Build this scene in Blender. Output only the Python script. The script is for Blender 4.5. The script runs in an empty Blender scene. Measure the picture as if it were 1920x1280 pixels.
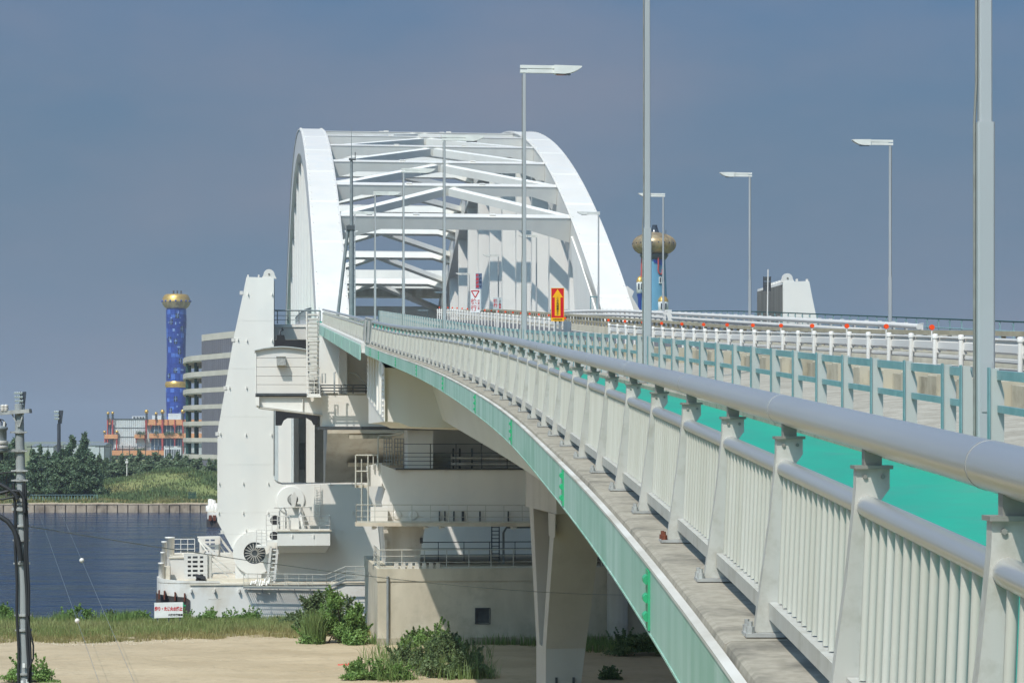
import bpy, math, random
import numpy as np
from math import pi, sin, cos, radians, sqrt, atan2
from mathutils import Vector, Matrix

SC = bpy.context.scene
COL = SC.collection
random.seed(7)
RNG = np.random.default_rng(11)

# ------------------------------------------------------------------ camera
ZC = 18.0                       # the eye, metres above the water
FPX, HX, HY = 4400.0, 960.0, 820.0
cd = bpy.data.cameras.new('camera')
cam = bpy.data.objects.new('camera', cd)
COL.objects.link(cam)
cam.location = (0, 0, ZC)
cam.rotation_euler = (pi/2, 0, 0)
cd.sensor_width = 36.0
cd.lens = FPX/1920*36
cd.shift_y = (HY-640)/1920
cd.clip_start = 0.1
cd.clip_end = 20000
SC.camera = cam

# ------------------------------------------------------------------ light
SUN_TO = Vector((0.36, 0.66, -1.02)).normalized()      # the way the light travels
elev = math.asin(-SUN_TO.z)
azim = atan2(-SUN_TO.x, -SUN_TO.y)                      # from +Y towards +X
sd = bpy.data.lights.new('sun', 'SUN')
sd.energy = 4.15
sd.angle = radians(0.53)
sd.color = (1.0, 0.94, 0.875)
sun = bpy.data.objects.new('sun', sd)
COL.objects.link(sun)
sun.location = (-60, -60, 120)
sun.rotation_euler = SUN_TO.to_track_quat('-Z', 'Y').to_euler()

wd = bpy.data.worlds.new('World')
SC.world = wd
wd.use_nodes = True
wn = wd.node_tree.nodes
wl = wd.node_tree.links
bgd = wn['Background']
sky = wn.new('ShaderNodeTexSky')
sky.sky_type = 'NISHITA'
sky.sun_disc = False
sky.sun_elevation = elev
sky.sun_rotation = azim
sky.altitude = 0
sky.air_density = 1.0
sky.dust_density = 7.0
sky.ozone_density = 3.0
# thin uneven summer haze: soft, faint clouds all round the sky
tcw = wn.new('ShaderNodeTexCoord')
mpw = wn.new('ShaderNodeMapping')
mpw.inputs['Scale'].default_value = (3.6, 3.6, 9.0)
nzw = wn.new('ShaderNodeTexNoise')
nzw.inputs['Scale'].default_value = 1.0
nzw.inputs['Detail'].default_value = 5.0
rpw = wn.new('ShaderNodeValToRGB')
rpw.color_ramp.elements[0].position = 0.47
rpw.color_ramp.elements[0].color = (0, 0, 0, 1)
rpw.color_ramp.elements[1].position = 0.74
rpw.color_ramp.elements[1].color = (0.6, 0.6, 0.6, 1)
wl.new(tcw.outputs['Generated'], mpw.inputs['Vector'])
wl.new(mpw.outputs['Vector'], nzw.inputs['Vector'])
wl.new(nzw.outputs['Fac'], rpw.inputs['Fac'])
grd = wn.new('ShaderNodeMix'); grd.data_type = 'RGBA'; grd.blend_type = 'MULTIPLY'
grd.inputs['Factor'].default_value = 1.0
wl.new(sky.outputs['Color'], grd.inputs['A'])
grd.inputs['B'].default_value = (0.335, 0.61, 0.84, 1)       # the same tint over the whole dome
cmx = wn.new('ShaderNodeMix'); cmx.data_type = 'RGBA'
wl.new(rpw.outputs['Color'], cmx.inputs['Factor'])
cmx.inputs['B'].default_value = (1.95, 1.92, 2.30, 1)
sxw = wn.new('ShaderNodeSeparateXYZ'); wl.new(tcw.outputs['Generated'], sxw.inputs['Vector'])
hzr = wn.new('ShaderNodeMapRange'); hzr.interpolation_type = 'SMOOTHERSTEP'
hzr.inputs['From Min'].default_value = 0.0; hzr.inputs['From Max'].default_value = 0.32
hzr.inputs['To Min'].default_value = 0.97; hzr.inputs['To Max'].default_value = 0.0
wl.new(sxw.outputs['Z'], hzr.inputs['Value'])
hmx = wn.new('ShaderNodeMix'); hmx.data_type = 'RGBA'
wl.new(hzr.outputs['Result'], hmx.inputs['Factor'])
wl.new(grd.outputs['Result'], hmx.inputs['A'])
hmx.inputs['B'].default_value = (1.13, 1.66, 2.34, 1)
wl.new(hmx.outputs['Result'], cmx.inputs['A'])
wl.new(cmx.outputs['Result'], bgd.inputs['Color'])
bgd.inputs['Strength'].default_value = 0.15

SC.view_settings.view_transform = 'Standard'
SC.view_settings.look = 'None'
SC.view_settings.exposure = 0.0
SC.view_settings.gamma = 1.0
SC.view_settings.use_curve_mapping = False
SC.render.engine = 'CYCLES'
SC.cycles.max_bounces = 6
SC.cycles.diffuse_bounces = 3
SC.cycles.glossy_bounces = 3
SC.cycles.transmission_bounces = 3
SC.cycles.volume_bounces = 0

# ------------------------------------------------------------------ placing
# bridge axes: u along the bridge, v to its right, z up (world z = height over water)
_s = -488.0/FPX
_l = sqrt(1+_s*_s)
DU = Vector((_s/_l, 1/_l, 0))
DV = Vector((1/_l, -_s/_l, 0))
def B(u, v, z): return DU*u + DV*v + Vector((0, 0, z))
def PXD(x, y, D):
    return Vector(((x-HX)/FPX*D, D, ZC+(HY-y)/FPX*D))
def F(u, x, y):
    """bearing (x, y) where it meets the cross section at u -> (v, z)"""
    a = (x-HX)/FPX
    Y = u/(a*DU.x+DU.y)
    return (Y*(a*DV.x+DV.y), ZC+Y*(HY-y)/FPX)
def FB(u, x, y):
    v, z = F(u, x, y)
    return B(u, v, z)
def V_(u, x): return F(u, x, HY)[0]
def Z_(u, y, x=700): return F(u, x, y)[1]

def spline(xs, ys):
    n = len(xs); h = [xs[i+1]-xs[i] for i in range(n-1)]
    A = np.zeros((n, n)); r = np.zeros(n); A[0, 0] = A[-1, -1] = 1
    for i in range(1, n-1):
        A[i, i-1] = h[i-1]; A[i, i] = 2*(h[i-1]+h[i]); A[i, i+1] = h[i]
        r[i] = 6*((ys[i+1]-ys[i])/h[i]-(ys[i]-ys[i-1])/h[i-1])
    M = np.linalg.solve(A, r)
    def f(x, d=0):
        i = min(max(int(np.searchsorted(xs, x))-1, 0), n-2)
        t0 = xs[i+1]-x; t1 = x-xs[i]; H = h[i]
        if d: return -M[i]*t0*t0/(2*H)+M[i+1]*t1*t1/(2*H)-(ys[i]/H-M[i]*H/6)+(ys[i+1]/H-M[i+1]*H/6)
        return M[i]*t0**3/(6*H)+M[i+1]*t1**3/(6*H)+(ys[i]/H-M[i]*H/6)*t0+(ys[i+1]/H-M[i+1]*H/6)*t1
    return f
_kx = spline([-6, 2, 8, 11.2, 15.8, 21.3, 28.9, 34.4, 41.7, 47.5, 57, 72.8, 85, 98, 107, 115],
             [1.30, 1.35, 1.35, 1.321, 1.232, 1.065, .755, .5, .06, -.36, -1.10, -2.38, -3.52, -4.90, -5.96, -6.95])
_kz = spline([-6, 2, 8, 11.2, 15.8, 21.3, 28.9, 34.4, 41.7, 47.5, 57, 72.8, 85, 98, 107, 115],
             [-.72, -.40, -.14, .005, .225, .50, .885, 1.175, 1.58, 1.90, 2.41, 3.20, 3.82, 4.52, 5.06, 5.56])
def path(D):
    """line of the outer railing: x, y, kerb-top height, tangent slope"""
    if D <= 115:
        x, s, z = _kx(D), _kx(D, 1), _kz(D)
    else:
        x, s = _kx(115)+_s*(D-115), _s
        if D <= 191: z = 5.56+.062*(D-115)
        else:
            e = min(D, 567)-191
            z = 5.56+.062*76+.062*e-.062*e*e/(2*188)
    return x, D, z-.95+ZC, s
def P(D, o=0.0, dz=0.0):
    x, y, z, s = path(D)
    l = sqrt(1+s*s)
    return Vector((x+o/l, y-o*s/l, z+dz))
def fo(D):
    """the fence line drifts away from the outer railing with distance"""
    t = min(1, max(0, (D-35)/85)); return .78*t*t*(3-2*t)-.06*max(0, 1-D/35)
def frame(D):
    s = path(D)[3]; l = sqrt(1+s*s)
    g = (path(D+.5)[2]-path(D-.5)[2])
    t = Vector((s/l, 1/l, g/l)).normalized()
    n = Vector((1/l, -s/l, 0))
    return t, n
def arange(a, b, st):
    n = max(1, int(round((b-a)/st)))
    return [a+(b-a)*i/n for i in range(n+1)]

# ------------------------------------------------------------------ meshes
class MB:
    def __init__(s): s.v = []; s.f = []; s.sm = []
    def add(s, vs, fs, smooth=False):
        o = len(s.v)
        s.v += [tuple(p) for p in vs]
        for f in fs:
            s.f.append([i+o for i in f]); s.sm.append(smooth)
        return s
    def hexa(s, p):      # p: 4 bottom (ring), 4 top (ring)
        return s.add(p, [(3, 2, 1, 0), (4, 5, 6, 7), (0, 1, 5, 4), (1, 2, 6, 5), (2, 3, 7, 6), (3, 0, 4, 7)])
    def box(s, x0, x1, y0, y1, z0, z1):
        return s.hexa([(x0, y0, z0), (x1, y0, z0), (x1, y1, z0), (x0, y1, z0), (x0, y0, z1), (x1, y0, z1), (x1, y1, z1), (x0, y1, z1)])
    def ubox(s, u0, u1, v0, v1, z0, z1):
        return s.hexa([B(u0, v0, z0), B(u0, v1, z0), B(u1, v1, z0), B(u1, v0, z0), B(u0, v0, z1), B(u0, v1, z1), B(u1, v1, z1), B(u1, v0, z1)])
    def prism(s, poly, vec):
        n = len(poly); vec = Vector(vec)
        a = [Vector(p) for p in poly]; b = [p+vec for p in a]
        fs = [list(range(n))[::-1], [n+i for i in range(n)]]
        for i in range(n):
            j = (i+1) % n
            fs.append([i, j, n+j, n+i])
        # orient outward
        nr = Vector((0, 0, 0))
        for i in range(n): nr += a[i].cross(a[(i+1) % n])
        if nr.dot(vec) < 0: fs = [f[::-1] for f in fs]
        return s.add(a+b, fs)
    def upr(s, pts, u0, u1):        # polygon of (v, z) pushed from u0 to u1
        return s.prism([B(u0, v, z) for v, z in pts], DU*(u1-u0))
    def tube(s, p0, p1, r, n=8, r1=None, cap=True):
        return s.path([p0, p1], r, n, r1=r1, cap=cap)
    def path(s, pts, r, n=8, r1=None, cap=True, smooth=True):
        pts = [Vector(p) for p in pts]; m = len(pts)
        vs = []; up = None
        for i, p in enumerate(pts):
            t = (pts[min(i+1, m-1)]-pts[max(i-1, 0)]).normalized()
            if up is None:
                up = Vector((0, 0, 1)) if abs(t.z) < .9 else Vector((1, 0, 0))
            a = t.cross(up)
            if a.length < 1e-5: a = t.orthogonal()
            a.normalize(); b = a.cross(t).normalized(); up = b
            rr = r if r1 is None else r+(r1-r)*i/(m-1)
            for k in range(n):
                an = 2*pi*(k+.5)/n
                vs.append(p+(a*cos(an)+b*sin(an))*rr)
        fs = []
        for i in range(m-1):
            for k in range(n):
                k2 = (k+1) % n
                fs.append((i*n+k, i*n+k2, (i+1)*n+k2, (i+1)*n+k))
        s.add(vs, fs, smooth and n > 4)
        if cap:
            s.add(vs[:n], [list(range(n))[::-1]]); s.add(vs[-n:], [list(range(n))])
        return s
    def bar(s, p0, p1, w, h, up=(0, 0, 1)):
        p0 = Vector(p0); p1 = Vector(p1); t = (p1-p0).normalized()
        a = t.cross(Vector(up))
        if a.length < 1e-4: a = t.orthogonal()
        a.normalize(); b = a.cross(t).normalized()
        a *= w/2; b *= h/2
        return s.hexa([p0-a-b, p0+a-b, p1+a-b, p1-a-b, p0-a+b, p0+a+b, p1+a+b, p1-a+b])
    def lathe(s, prof, c=(0, 0, 0), n=16, ax=(0, 0, 1)):
        c = Vector(c); ax = Vector(ax).normalized()
        a = ax.orthogonal().normalized(); b = ax.cross(a)
        vs = []
        for r, z in prof:
            for k in range(n):
                an = 2*pi*k/n
                vs.append(c+ax*z+(a*cos(an)+b*sin(an))*r)
        fs = []
        for i in range(len(prof)-1):
            for k in range(n):
                k2 = (k+1) % n
                fs.append((i*n+k, i*n+k2, (i+1)*n+k2, (i+1)*n+k))
        s.add(vs, fs, True)
        m = len(prof)
        s.add(vs[:n], [list(range(n))[::-1]]); s.add(vs[(m-1)*n:], [list(range(n))])
        return s
    def sweep(s, prof, Ds, smooth=False, cap=True):   # prof: closed ring of (o, dz) along the railing line
        n = len(prof); vs = []
        for D in Ds:
            for q in prof: vs.append(P(D, q[0]+(fo(D) if len(q) > 2 else 0), q[1]))
        fs = []
        for i in range(len(Ds)-1):
            for k in range(n):
                k2 = (k+1) % n
                fs.append((i*n+k, i*n+k2, (i+1)*n+k2, (i+1)*n+k))
        ar = sum(prof[k][0]*prof[(k+1) % n][1]-prof[(k+1) % n][0]*prof[k][1] for k in range(n))
        if cap: fs += [list(range(n))[::-1], [(len(Ds)-1)*n+k for k in range(n)]]
        if ar < 0: fs = [f[::-1] for f in fs]
        return s.add(vs, [f[::-1] for f in fs] if False else fs, smooth)
    def ball(s, c, r, n=10, sz=1.0):
        prof = [(max(r*sin(pi*i/(n//2+2)), r*.02), -r*cos(pi*i/(n//2+2))*sz) for i in range(n//2+3)]
        return s.lathe(prof, c, n)

def mesh_of(mb, name, org=(0, 0, 0)):
    me = bpy.data.meshes.new(name)
    ox, oy, oz = org
    me.from_pydata([(x-ox, y-oy, z-oz) for x, y, z in mb.v], [], mb.f)
    me.polygons.foreach_set('use_smooth', mb.sm)
    me.update()
    return me
def link_obj(name, data, parent=None):
    o = bpy.data.objects.new(name, data)
    COL.objects.link(o)
    if parent is not None: o.parent = parent
    return o
def wloc(o):
    p = Vector((0, 0, 0))
    while o is not None:
        p = p+o.location; o = o.parent
    return p
def tag(o, label=None, cat=None, group=None, kind=None):
    if label: o['label'] = label
    if cat: o['category'] = cat
    if group: o['group'] = group
    if kind: o['kind'] = kind
    return o
def thing(name, label, cat, loc=(0, 0, 0), rz=0.0, group=None):
    o = link_obj(name, None)
    o.location = loc; o.rotation_euler.z = rz
    o.empty_display_size = .2
    return tag(o, label, cat, group)
def part(name, mb, mat, parent, label=None, kind=None):
    """mesh given in world coordinates, hung under parent (unrotated)"""
    o = link_obj(name, mesh_of(mb, name, wloc(parent)), parent)
    o.data.materials.append(mat)
    return tag(o, label, None, None, kind)
def lpart(name, mb, mat, parent, label=None, kind=None):
    """mesh given in the parent's own coordinates"""
    o = link_obj(name, mesh_of(mb, name), parent)
    o.data.materials.append(mat)
    return tag(o, label, None, None, kind)
def top(name, mb, mat, org, label=None, cat=None, group=None, kind=None):
    o = link_obj(name, mesh_of(mb, name, org))
    o.location = org
    o.data.materials.append(mat)
    return tag(o, label, cat, group, kind)
def kids(o): return [c for c in bpy.data.objects if c.parent is o]
class Proto:
    """remembers the tree of one thing so that copying stays cheap"""
    def __init__(s, root):
        s.root = root
        s.tree = [(c, [g for g in kids(c)]) for c in kids(root)]
        s.used = False
    def put(s, loc, rz=0.0, label=None, group=None, scale=None):
        if not s.used:
            s.used = True; r = s.root
        else:
            r = s.root.copy(); COL.objects.link(r)
            for c, gs in s.tree:
                d = c.copy(); COL.objects.link(d); d.parent = r
                for g in gs:
                    e = g.copy(); COL.objects.link(e); e.parent = d
        r.location = loc; r.rotation_euler = (0, 0, rz)
        if scale: r.scale = scale
        if label: r['label'] = label
        if group: r['group'] = group
        return r
def quads(name, C, A, Bv, mat, org=(0, 0, 0), parent=None):
    """many small leaf faces: centres C, half axes A and Bv (numpy n x 3)"""
    n = len(C)
    v = np.empty((n, 4, 3))
    v[:, 0] = C-A; v[:, 1] = C-Bv*.9; v[:, 2] = C+A; v[:, 3] = C+Bv
    v -= np.array(org)
    me = bpy.data.meshes.new(name)
    me.vertices.add(n*4); me.vertices.foreach_set('co', v.reshape(-1))
    me.loops.add(n*4); me.loops.foreach_set('vertex_index', np.arange(n*4, dtype=np.int32))
    me.polygons.add(n)
    me.polygons.foreach_set('loop_start', np.arange(0, n*4, 4, dtype=np.int32))
    me.polygons.foreach_set('loop_total', np.full(n, 4, dtype=np.int32))
    me.update(calc_edges=True)
    me.materials.append(mat)
    o = link_obj(name, me, parent)
    return o
def leafset(C, size, flat=0.0):
    n = len(C)
    d = RNG.normal(size=(n, 3)); d /= np.linalg.norm(d, axis=1)[:, None]
    e = RNG.normal(size=(n, 3)); e -= d*(d*e).sum(1)[:, None]; e /= np.linalg.norm(e, axis=1)[:, None]
    s = size*(.6+.8*RNG.random(n))[:, None]
    return d*s, e*s*.5

# ------------------------------------------------------------------ materials
def lin(c):
    return tuple((x/255/12.92 if x/255 <= .04045 else ((x/255+.055)/1.055)**2.4) for x in c)+(1,)
def mat(name, c1, c2=None, rough=.5, metal=0.0, scale=1.0, stretch=(1, 1, 1), bump=0.0, bscale=None, lo=.35, hi=.65, c3=None, s3=8.0, spec=.5, detail=6.0, island=0.0, bdist=.015):
    m = bpy.data.materials.new(name); m.use_nodes = True
    nt = m.node_tree; N = nt.nodes; L = nt.links
    p = N['Principled BSDF']
    p.inputs['Roughness'].default_value = rough
    p.inputs['Metallic'].default_value = metal
    p.inputs['Specular IOR Level'].default_value = spec
    p.inputs['Base Color'].default_value = lin(c1)
    g = N.new('ShaderNodeNewGeometry')
    mp = N.new('ShaderNodeMapping'); mp.inputs['Scale'].default_value = stretch
    L.new(g.outputs['Position'], mp.inputs['Vector'])
    out = None
    if c2 is not None:
        nz = N.new('ShaderNodeTexNoise'); nz.inputs['Scale'].default_value = scale; nz.inputs['Detail'].default_value = detail
        L.new(mp.outputs['Vector'], nz.inputs['Vector'])
        rp = N.new('ShaderNodeValToRGB')
        rp.color_ramp.elements[0].position = lo; rp.color_ramp.elements[0].color = lin(c1)
        rp.color_ramp.elements[1].position = hi; rp.color_ramp.elements[1].color = lin(c2)
        L.new(nz.outputs['Fac'], rp.inputs['Fac'])
        out = rp.outputs['Color']
    if c3 is not None:
        n3 = N.new('ShaderNodeTexNoise'); n3.inputs['Scale'].default_value = s3; n3.inputs['Detail'].default_value = 8
        n3.inputs['Roughness'].default_value = .65
        L.new(g.outputs['Position'], n3.inputs['Vector'])
        r3 = N.new('ShaderNodeValToRGB')
        r3.color_ramp.elements[0].position = .50; r3.color_ramp.elements[0].color = (0, 0, 0, 1)
        r3.color_ramp.elements[1].position = .72; r3.color_ramp.elements[1].color = (.8, .8, .8, 1)
        L.new(n3.outputs['Fac'], r3.inputs['Fac'])
        mx = N.new('ShaderNodeMix'); mx.data_type = 'RGBA'
        L.new(r3.outputs['Color'], mx.inputs['Factor'])
        if out is not None: L.new(out, mx.inputs['A'])
        else: mx.inputs['A'].default_value = lin(c1)
        mx.inputs['B'].default_value = lin(c3)
        out = mx.outputs['Result']
    if island:
        hs = N.new('ShaderNodeHueSaturation')
        mr = N.new('ShaderNodeMapRange')
        mr.inputs['To Min'].default_value = 1-island; mr.inputs['To Max'].default_value = 1+island
        L.new(g.outputs['Random Per Island'], mr.inputs['Value'])
        L.new(mr.outputs['Result'], hs.inputs['Value'])
        if out is not None: L.new(out, hs.inputs['Color'])
        else: hs.inputs['Color'].default_value = lin(c1)
        out = hs.outputs['Color']
    if out is not None: L.new(out, p.inputs['Base Color'])
    if bump:
        nb = N.new('ShaderNodeTexNoise'); nb.inputs['Scale'].default_value = bscale or scale*4; nb.inputs['Detail'].default_value = 8
        L.new(mp.outputs['Vector'], nb.inputs['Vector'])
        bp = N.new('ShaderNodeBump'); bp.inputs['Strength'].default_value = bump; bp.inputs['Distance'].default_value = bdist
        L.new(nb.outputs['Fac'], bp.inputs['Height'])
        L.new(bp.outputs['Normal'], p.inputs['Normal'])
    return m
VST = (1, 1, .06)       # runs of dirt down a wall
M = {}
M['white'] = mat('white_paint', (232, 229, 220), (224, 220, 211), .38, scale=.5, stretch=VST, lo=.4, hi=.75, c3=(222, 221, 214), s3=.35)
M['pier'] = mat('grey_pier_paint', (190, 187, 178), (180, 177, 168), .5, scale=.5, stretch=VST, c3=(168, 164, 154), s3=.4)
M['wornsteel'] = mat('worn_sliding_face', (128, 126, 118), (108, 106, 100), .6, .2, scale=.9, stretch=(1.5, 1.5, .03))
M['cleanwhite'] = mat('bright_white_paint', (221, 216, 207), (212, 208, 199), .35, scale=.12, stretch=(1, 1, .5), lo=.35, hi=.65, c3=(208, 209, 206), s3=.5)
M['dirtywhite'] = mat('weathered_white_paint', (212, 209, 200), (184, 178, 164), .5, scale=.9, stretch=VST, lo=.35, hi=.7, c3=(156, 148, 130), s3=.5)
M['hull'] = mat('hull_paint', (228, 226, 218), (214, 211, 203), .4, scale=.3, stretch=VST, c3=(200, 190, 172), s3=.3)
M['deckpaint'] = mat('deck_paint', (212, 204, 186), (196, 186, 166), .6, scale=.4, c3=(176, 160, 136), s3=.8)
M['railgrey'] = mat('pale_grey_paint', (188, 186, 177), (178, 175, 165), .38, scale=7, stretch=(1, 1, .12), c3=(158, 154, 140), s3=7)
M['rod'] = mat('rod_paint', (194, 192, 180), (180, 178, 164), .45, scale=3, stretch=(1, 1, .15))
M['alu'] = mat('anodised_aluminium', (214, 213, 209), (207, 206, 202), .28, .68, scale=.25)
M['galv'] = mat('galvanised_steel', (178, 178, 172), (150, 150, 146), .55, .2, scale=9)
M['stub'] = mat('dark_bracket_steel', (150, 148, 140), (132, 130, 122), .5, .3, scale=6)
M['rust'] = mat('rusty_steel', (120, 62, 40), (84, 44, 30), .8, scale=30)
M['fenceface'] = mat('sunlit_fence_paint', (181, 182, 176), (172, 174, 168), .42, scale=2, stretch=(1, 1, .3))  # fence blue green paled: sunlight on the post fronts put into the colour
M['teal'] = mat('blue_green_fence_paint', (126, 158, 160), (112, 144, 147), .42, scale=2, stretch=(1, 1, .3), c3=(148, 172, 172), s3=4)
M['pole'] = mat('lamp_pole_paint', (176, 178, 177), (166, 169, 168), .4, .1, scale=1.2, stretch=(1, 1, .2))
M['lamp'] = mat('lamp_head_paint', (222, 222, 214), (210, 210, 202), .4, scale=2)
M['fascia'] = mat('green_fascia_paint', (138, 182, 162), (176, 206, 193), .42, scale=3.2, stretch=(1, 1, .04), lo=.34, hi=.70, c3=(108, 168, 142), s3=.5)
M['splice'] = mat('fresh_green_paint', (46, 172, 116), (58, 158, 112), .4, scale=5)
M['conc'] = mat('kerb_concrete', (160, 152, 136), (144, 137, 121), .9, scale=13, lo=.4, hi=.62, bump=.3, bscale=60, c3=(88, 84, 74), s3=2.2, detail=10, bdist=.006)
M['concwall'] = mat('pale_concrete', (196, 188, 168), (178, 170, 150), .9, scale=.7, stretch=(1, 1, .35), bump=.12, bscale=9, c3=(160, 154, 136), s3=.6)
M['concblock'] = mat('stained_concrete', (180, 172, 152), (156, 148, 128), .92, scale=1.8, stretch=(1, 1, .22), bump=.3, bscale=12, c3=(122, 114, 96), s3=1.6)
M['quay'] = mat('quay_concrete', (172, 156, 136), (138, 124, 108), .92, scale=.5, stretch=(1, 1, .5), bump=.2, c3=(88, 74, 62), s3=.5)
M['asphalt'] = mat('asphalt', (104, 104, 104), (88, 88, 90), .9, scale=3, bump=.2, bscale=40)
M['paint'] = mat('road_paint', (226, 226, 220), (206, 206, 198), .7, scale=3)
M['verge'] = mat('gravelly_verge', (172, 166, 152), (148, 142, 128), .95, scale=2.2, bump=.9, bscale=14, c3=(124, 118, 106), s3=11)
M['black'] = mat('black_rubber', (38, 38, 40), (28, 28, 30), .7, scale=2)
M['blackwash'] = mat('dark_hull_band', (70, 66, 64), (54, 50, 48), .7, scale=.8, stretch=VST, c3=(96, 74, 62), s3=.9)
M['nightsteel'] = mat('dark_blue_steel', (50, 54, 62), (42, 46, 54), .6, scale=.5)
M['blue2'] = mat('deep_blue_tile', (26, 48, 128), (34, 58, 138), .35, scale=.2)
M['blue3'] = mat('mid_blue_tile', (62, 96, 178), (74, 108, 186), .35, scale=.2)
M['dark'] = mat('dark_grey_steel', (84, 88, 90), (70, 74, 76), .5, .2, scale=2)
M['midgrey'] = mat('mid_grey_steel', (140, 146, 146), (126, 132, 132), .45, .2, scale=2)
M['beige'] = mat('beige_rail_paint', (178, 168, 142), (160, 150, 124), .6, scale=1.5)
M['redsign'] = mat('red_sheeting', (205, 22, 34), (192, 20, 32), .35, scale=2)
M['yellow'] = mat('yellow_sheeting', (240, 178, 16), (232, 168, 14), .35, scale=2)
M['signwhite'] = mat('white_sheeting', (228, 228, 224), (216, 216, 212), .4, scale=2)
M['signgrey'] = mat('grey_sheeting', (186, 192, 190), (176, 182, 180), .45, scale=2)
M['signblue'] = mat('blue_grey_sheeting', (120, 136, 156), (104, 120, 142), .45, scale=2)
M['blacktext'] = mat('black_lettering', (36, 34, 34), None, .5)
M['redtext'] = mat('red_lettering', (190, 34, 44), None, .5)
M['bluetext'] = mat('navy_lettering', (34, 52, 84), None, .5)
M['orange'] = mat('orange_reflector', (246, 82, 24), (236, 72, 18), .35, scale=5)
M['sandy'] = mat('sand', (184, 166, 136), (168, 150, 120), .95, scale=.25, stretch=(.35, 1, 1), bump=.8, bscale=3.2, bdist=.10, c3=(156, 141, 114), s3=1.1)
M['soil'] = mat('bank_soil', (150, 134, 96), (104, 104, 62), .95, scale=.2, bump=.5, bscale=1.5, c3=(84, 92, 50), s3=.35)
def foliage(name, a, b, c, sc=.5, tr=.3):
    m = mat(name, a, b, .55, scale=sc, lo=.36, hi=.64, c3=c, s3=sc*2.6, spec=.35, island=.28)
    N = m.node_tree.nodes; L = m.node_tree.links; p = N['Principled BSDF']
    t = N.new('ShaderNodeBsdfTranslucent'); x = N.new('ShaderNodeMixShader'); x.inputs['Fac'].default_value = tr
    L.new(p.inputs['Base Color'].links[0].from_socket, t.inputs['Color'])
    L.new(p.outputs['BSDF'], x.inputs[1]); L.new(t.outputs['BSDF'], x.inputs[2])
    L.new(x.outputs['Shader'], N['Material Output'].inputs['Surface'])
    return m
M['grass'] = foliage('bank_grass', (128, 146, 84), (152, 156, 102), (164, 156, 114), .12, tr=.38)
M['fargrass'] = foliage('far_grass', (86, 100, 62), (102, 110, 72), (126, 118, 84), .06, tr=.15)
M['grass2'] = foliage('dry_grass', (168, 156, 108), (136, 132, 82), (120, 124, 70), .2)
M['reed'] = foliage('tall_weeds', (110, 136, 74), (130, 146, 90), (92, 116, 64), .4)
M['leaf'] = foliage('bush_leaves', (112, 144, 74), (130, 158, 88), (88, 120, 60), .6)
M['leafdark'] = foliage('dark_bush_leaves', (100, 120, 78), (116, 132, 90), (84, 104, 68), .6)
M['pine'] = foliage('pine_foliage', (94, 116, 86), (108, 128, 94), (80, 102, 78), .25)
M['tree'] = foliage('tree_foliage', (104, 122, 90), (116, 132, 98), (90, 110, 84), .2)
M['mead'] = mat('meadow', (104, 118, 66), (128, 132, 78), .95, scale=.05, bump=.8, bscale=.5, c3=(146, 132, 84), s3=.06)
M['bark'] = mat('bark', (92, 78, 62), (72, 60, 48), .9, scale=3)
M['polecon'] = mat('pole_concrete', (158, 162, 160), (140, 144, 142), .8, scale=1.5, stretch=(1, 1, .1))
M['cable'] = mat('black_cable', (42, 44, 46), None, .6)
M['insul'] = mat('white_porcelain', (206, 200, 190), None, .3)
M['gold'] = mat('gold_cladding', (222, 184, 100), (204, 160, 80), .34, .6, scale=.6)
M['bronze'] = mat('bronze_cladding', (188, 168, 130), (134, 118, 94), .40, .5, scale=.5, stretch=(1, 1, .4), c3=(196, 158, 92), s3=.25)
M['blue'] = mat('cobalt_tile', (30, 58, 138), (40, 70, 150), .35, scale=.12, c3=(34, 56, 150), s3=.2)
M['bluelight'] = mat('pale_blue_tile', (140, 164, 208), (112, 140, 194), .35, scale=.5)
M['skyblue'] = mat('sky_blue_render', (96, 150, 176), (86, 138, 166), .5, scale=.1)
M['salmon'] = mat('orange_render', (214, 154, 106), (202, 140, 94), .8, scale=.1)
M['redrender'] = mat('red_render', (186, 78, 70), (170, 68, 64), .7, scale=.1)
M['stripe'] = mat('pale_striped_cladding', (206, 208, 206), (194, 196, 196), .6, scale=.2)
M['glass'] = mat('blue_grey_glass', (84, 108, 128), (66, 88, 108), .12, .1, scale=.1)
M['darkglass'] = mat('dark_glass', (52, 60, 68), (44, 50, 58), .15, .1, scale=.2)
M['rampwall'] = mat('ramp_parapet', (192, 186, 174), (182, 176, 164), .8, scale=.2)
M['clad'] = mat('grey_violet_cladding', (112, 110, 118), (104, 102, 110), .6, scale=.4, stretch=(3, 3, .02))
M['darkgreen'] = mat('dark_green_steel', (40, 78, 72), (34, 68, 64), .5, scale=.5)
M['carwhite'] = mat('car_white', (220, 222, 222), None, .3)
M['scrap'] = mat('red_plastic', (196, 70, 56), None, .6)
M['wood'] = mat('driftwood', (176, 158, 130), (150, 132, 106), .9, scale=6)
M['stone'] = mat('pale_stone', (186, 174, 150), (160, 148, 126), .95, scale=3)

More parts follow.
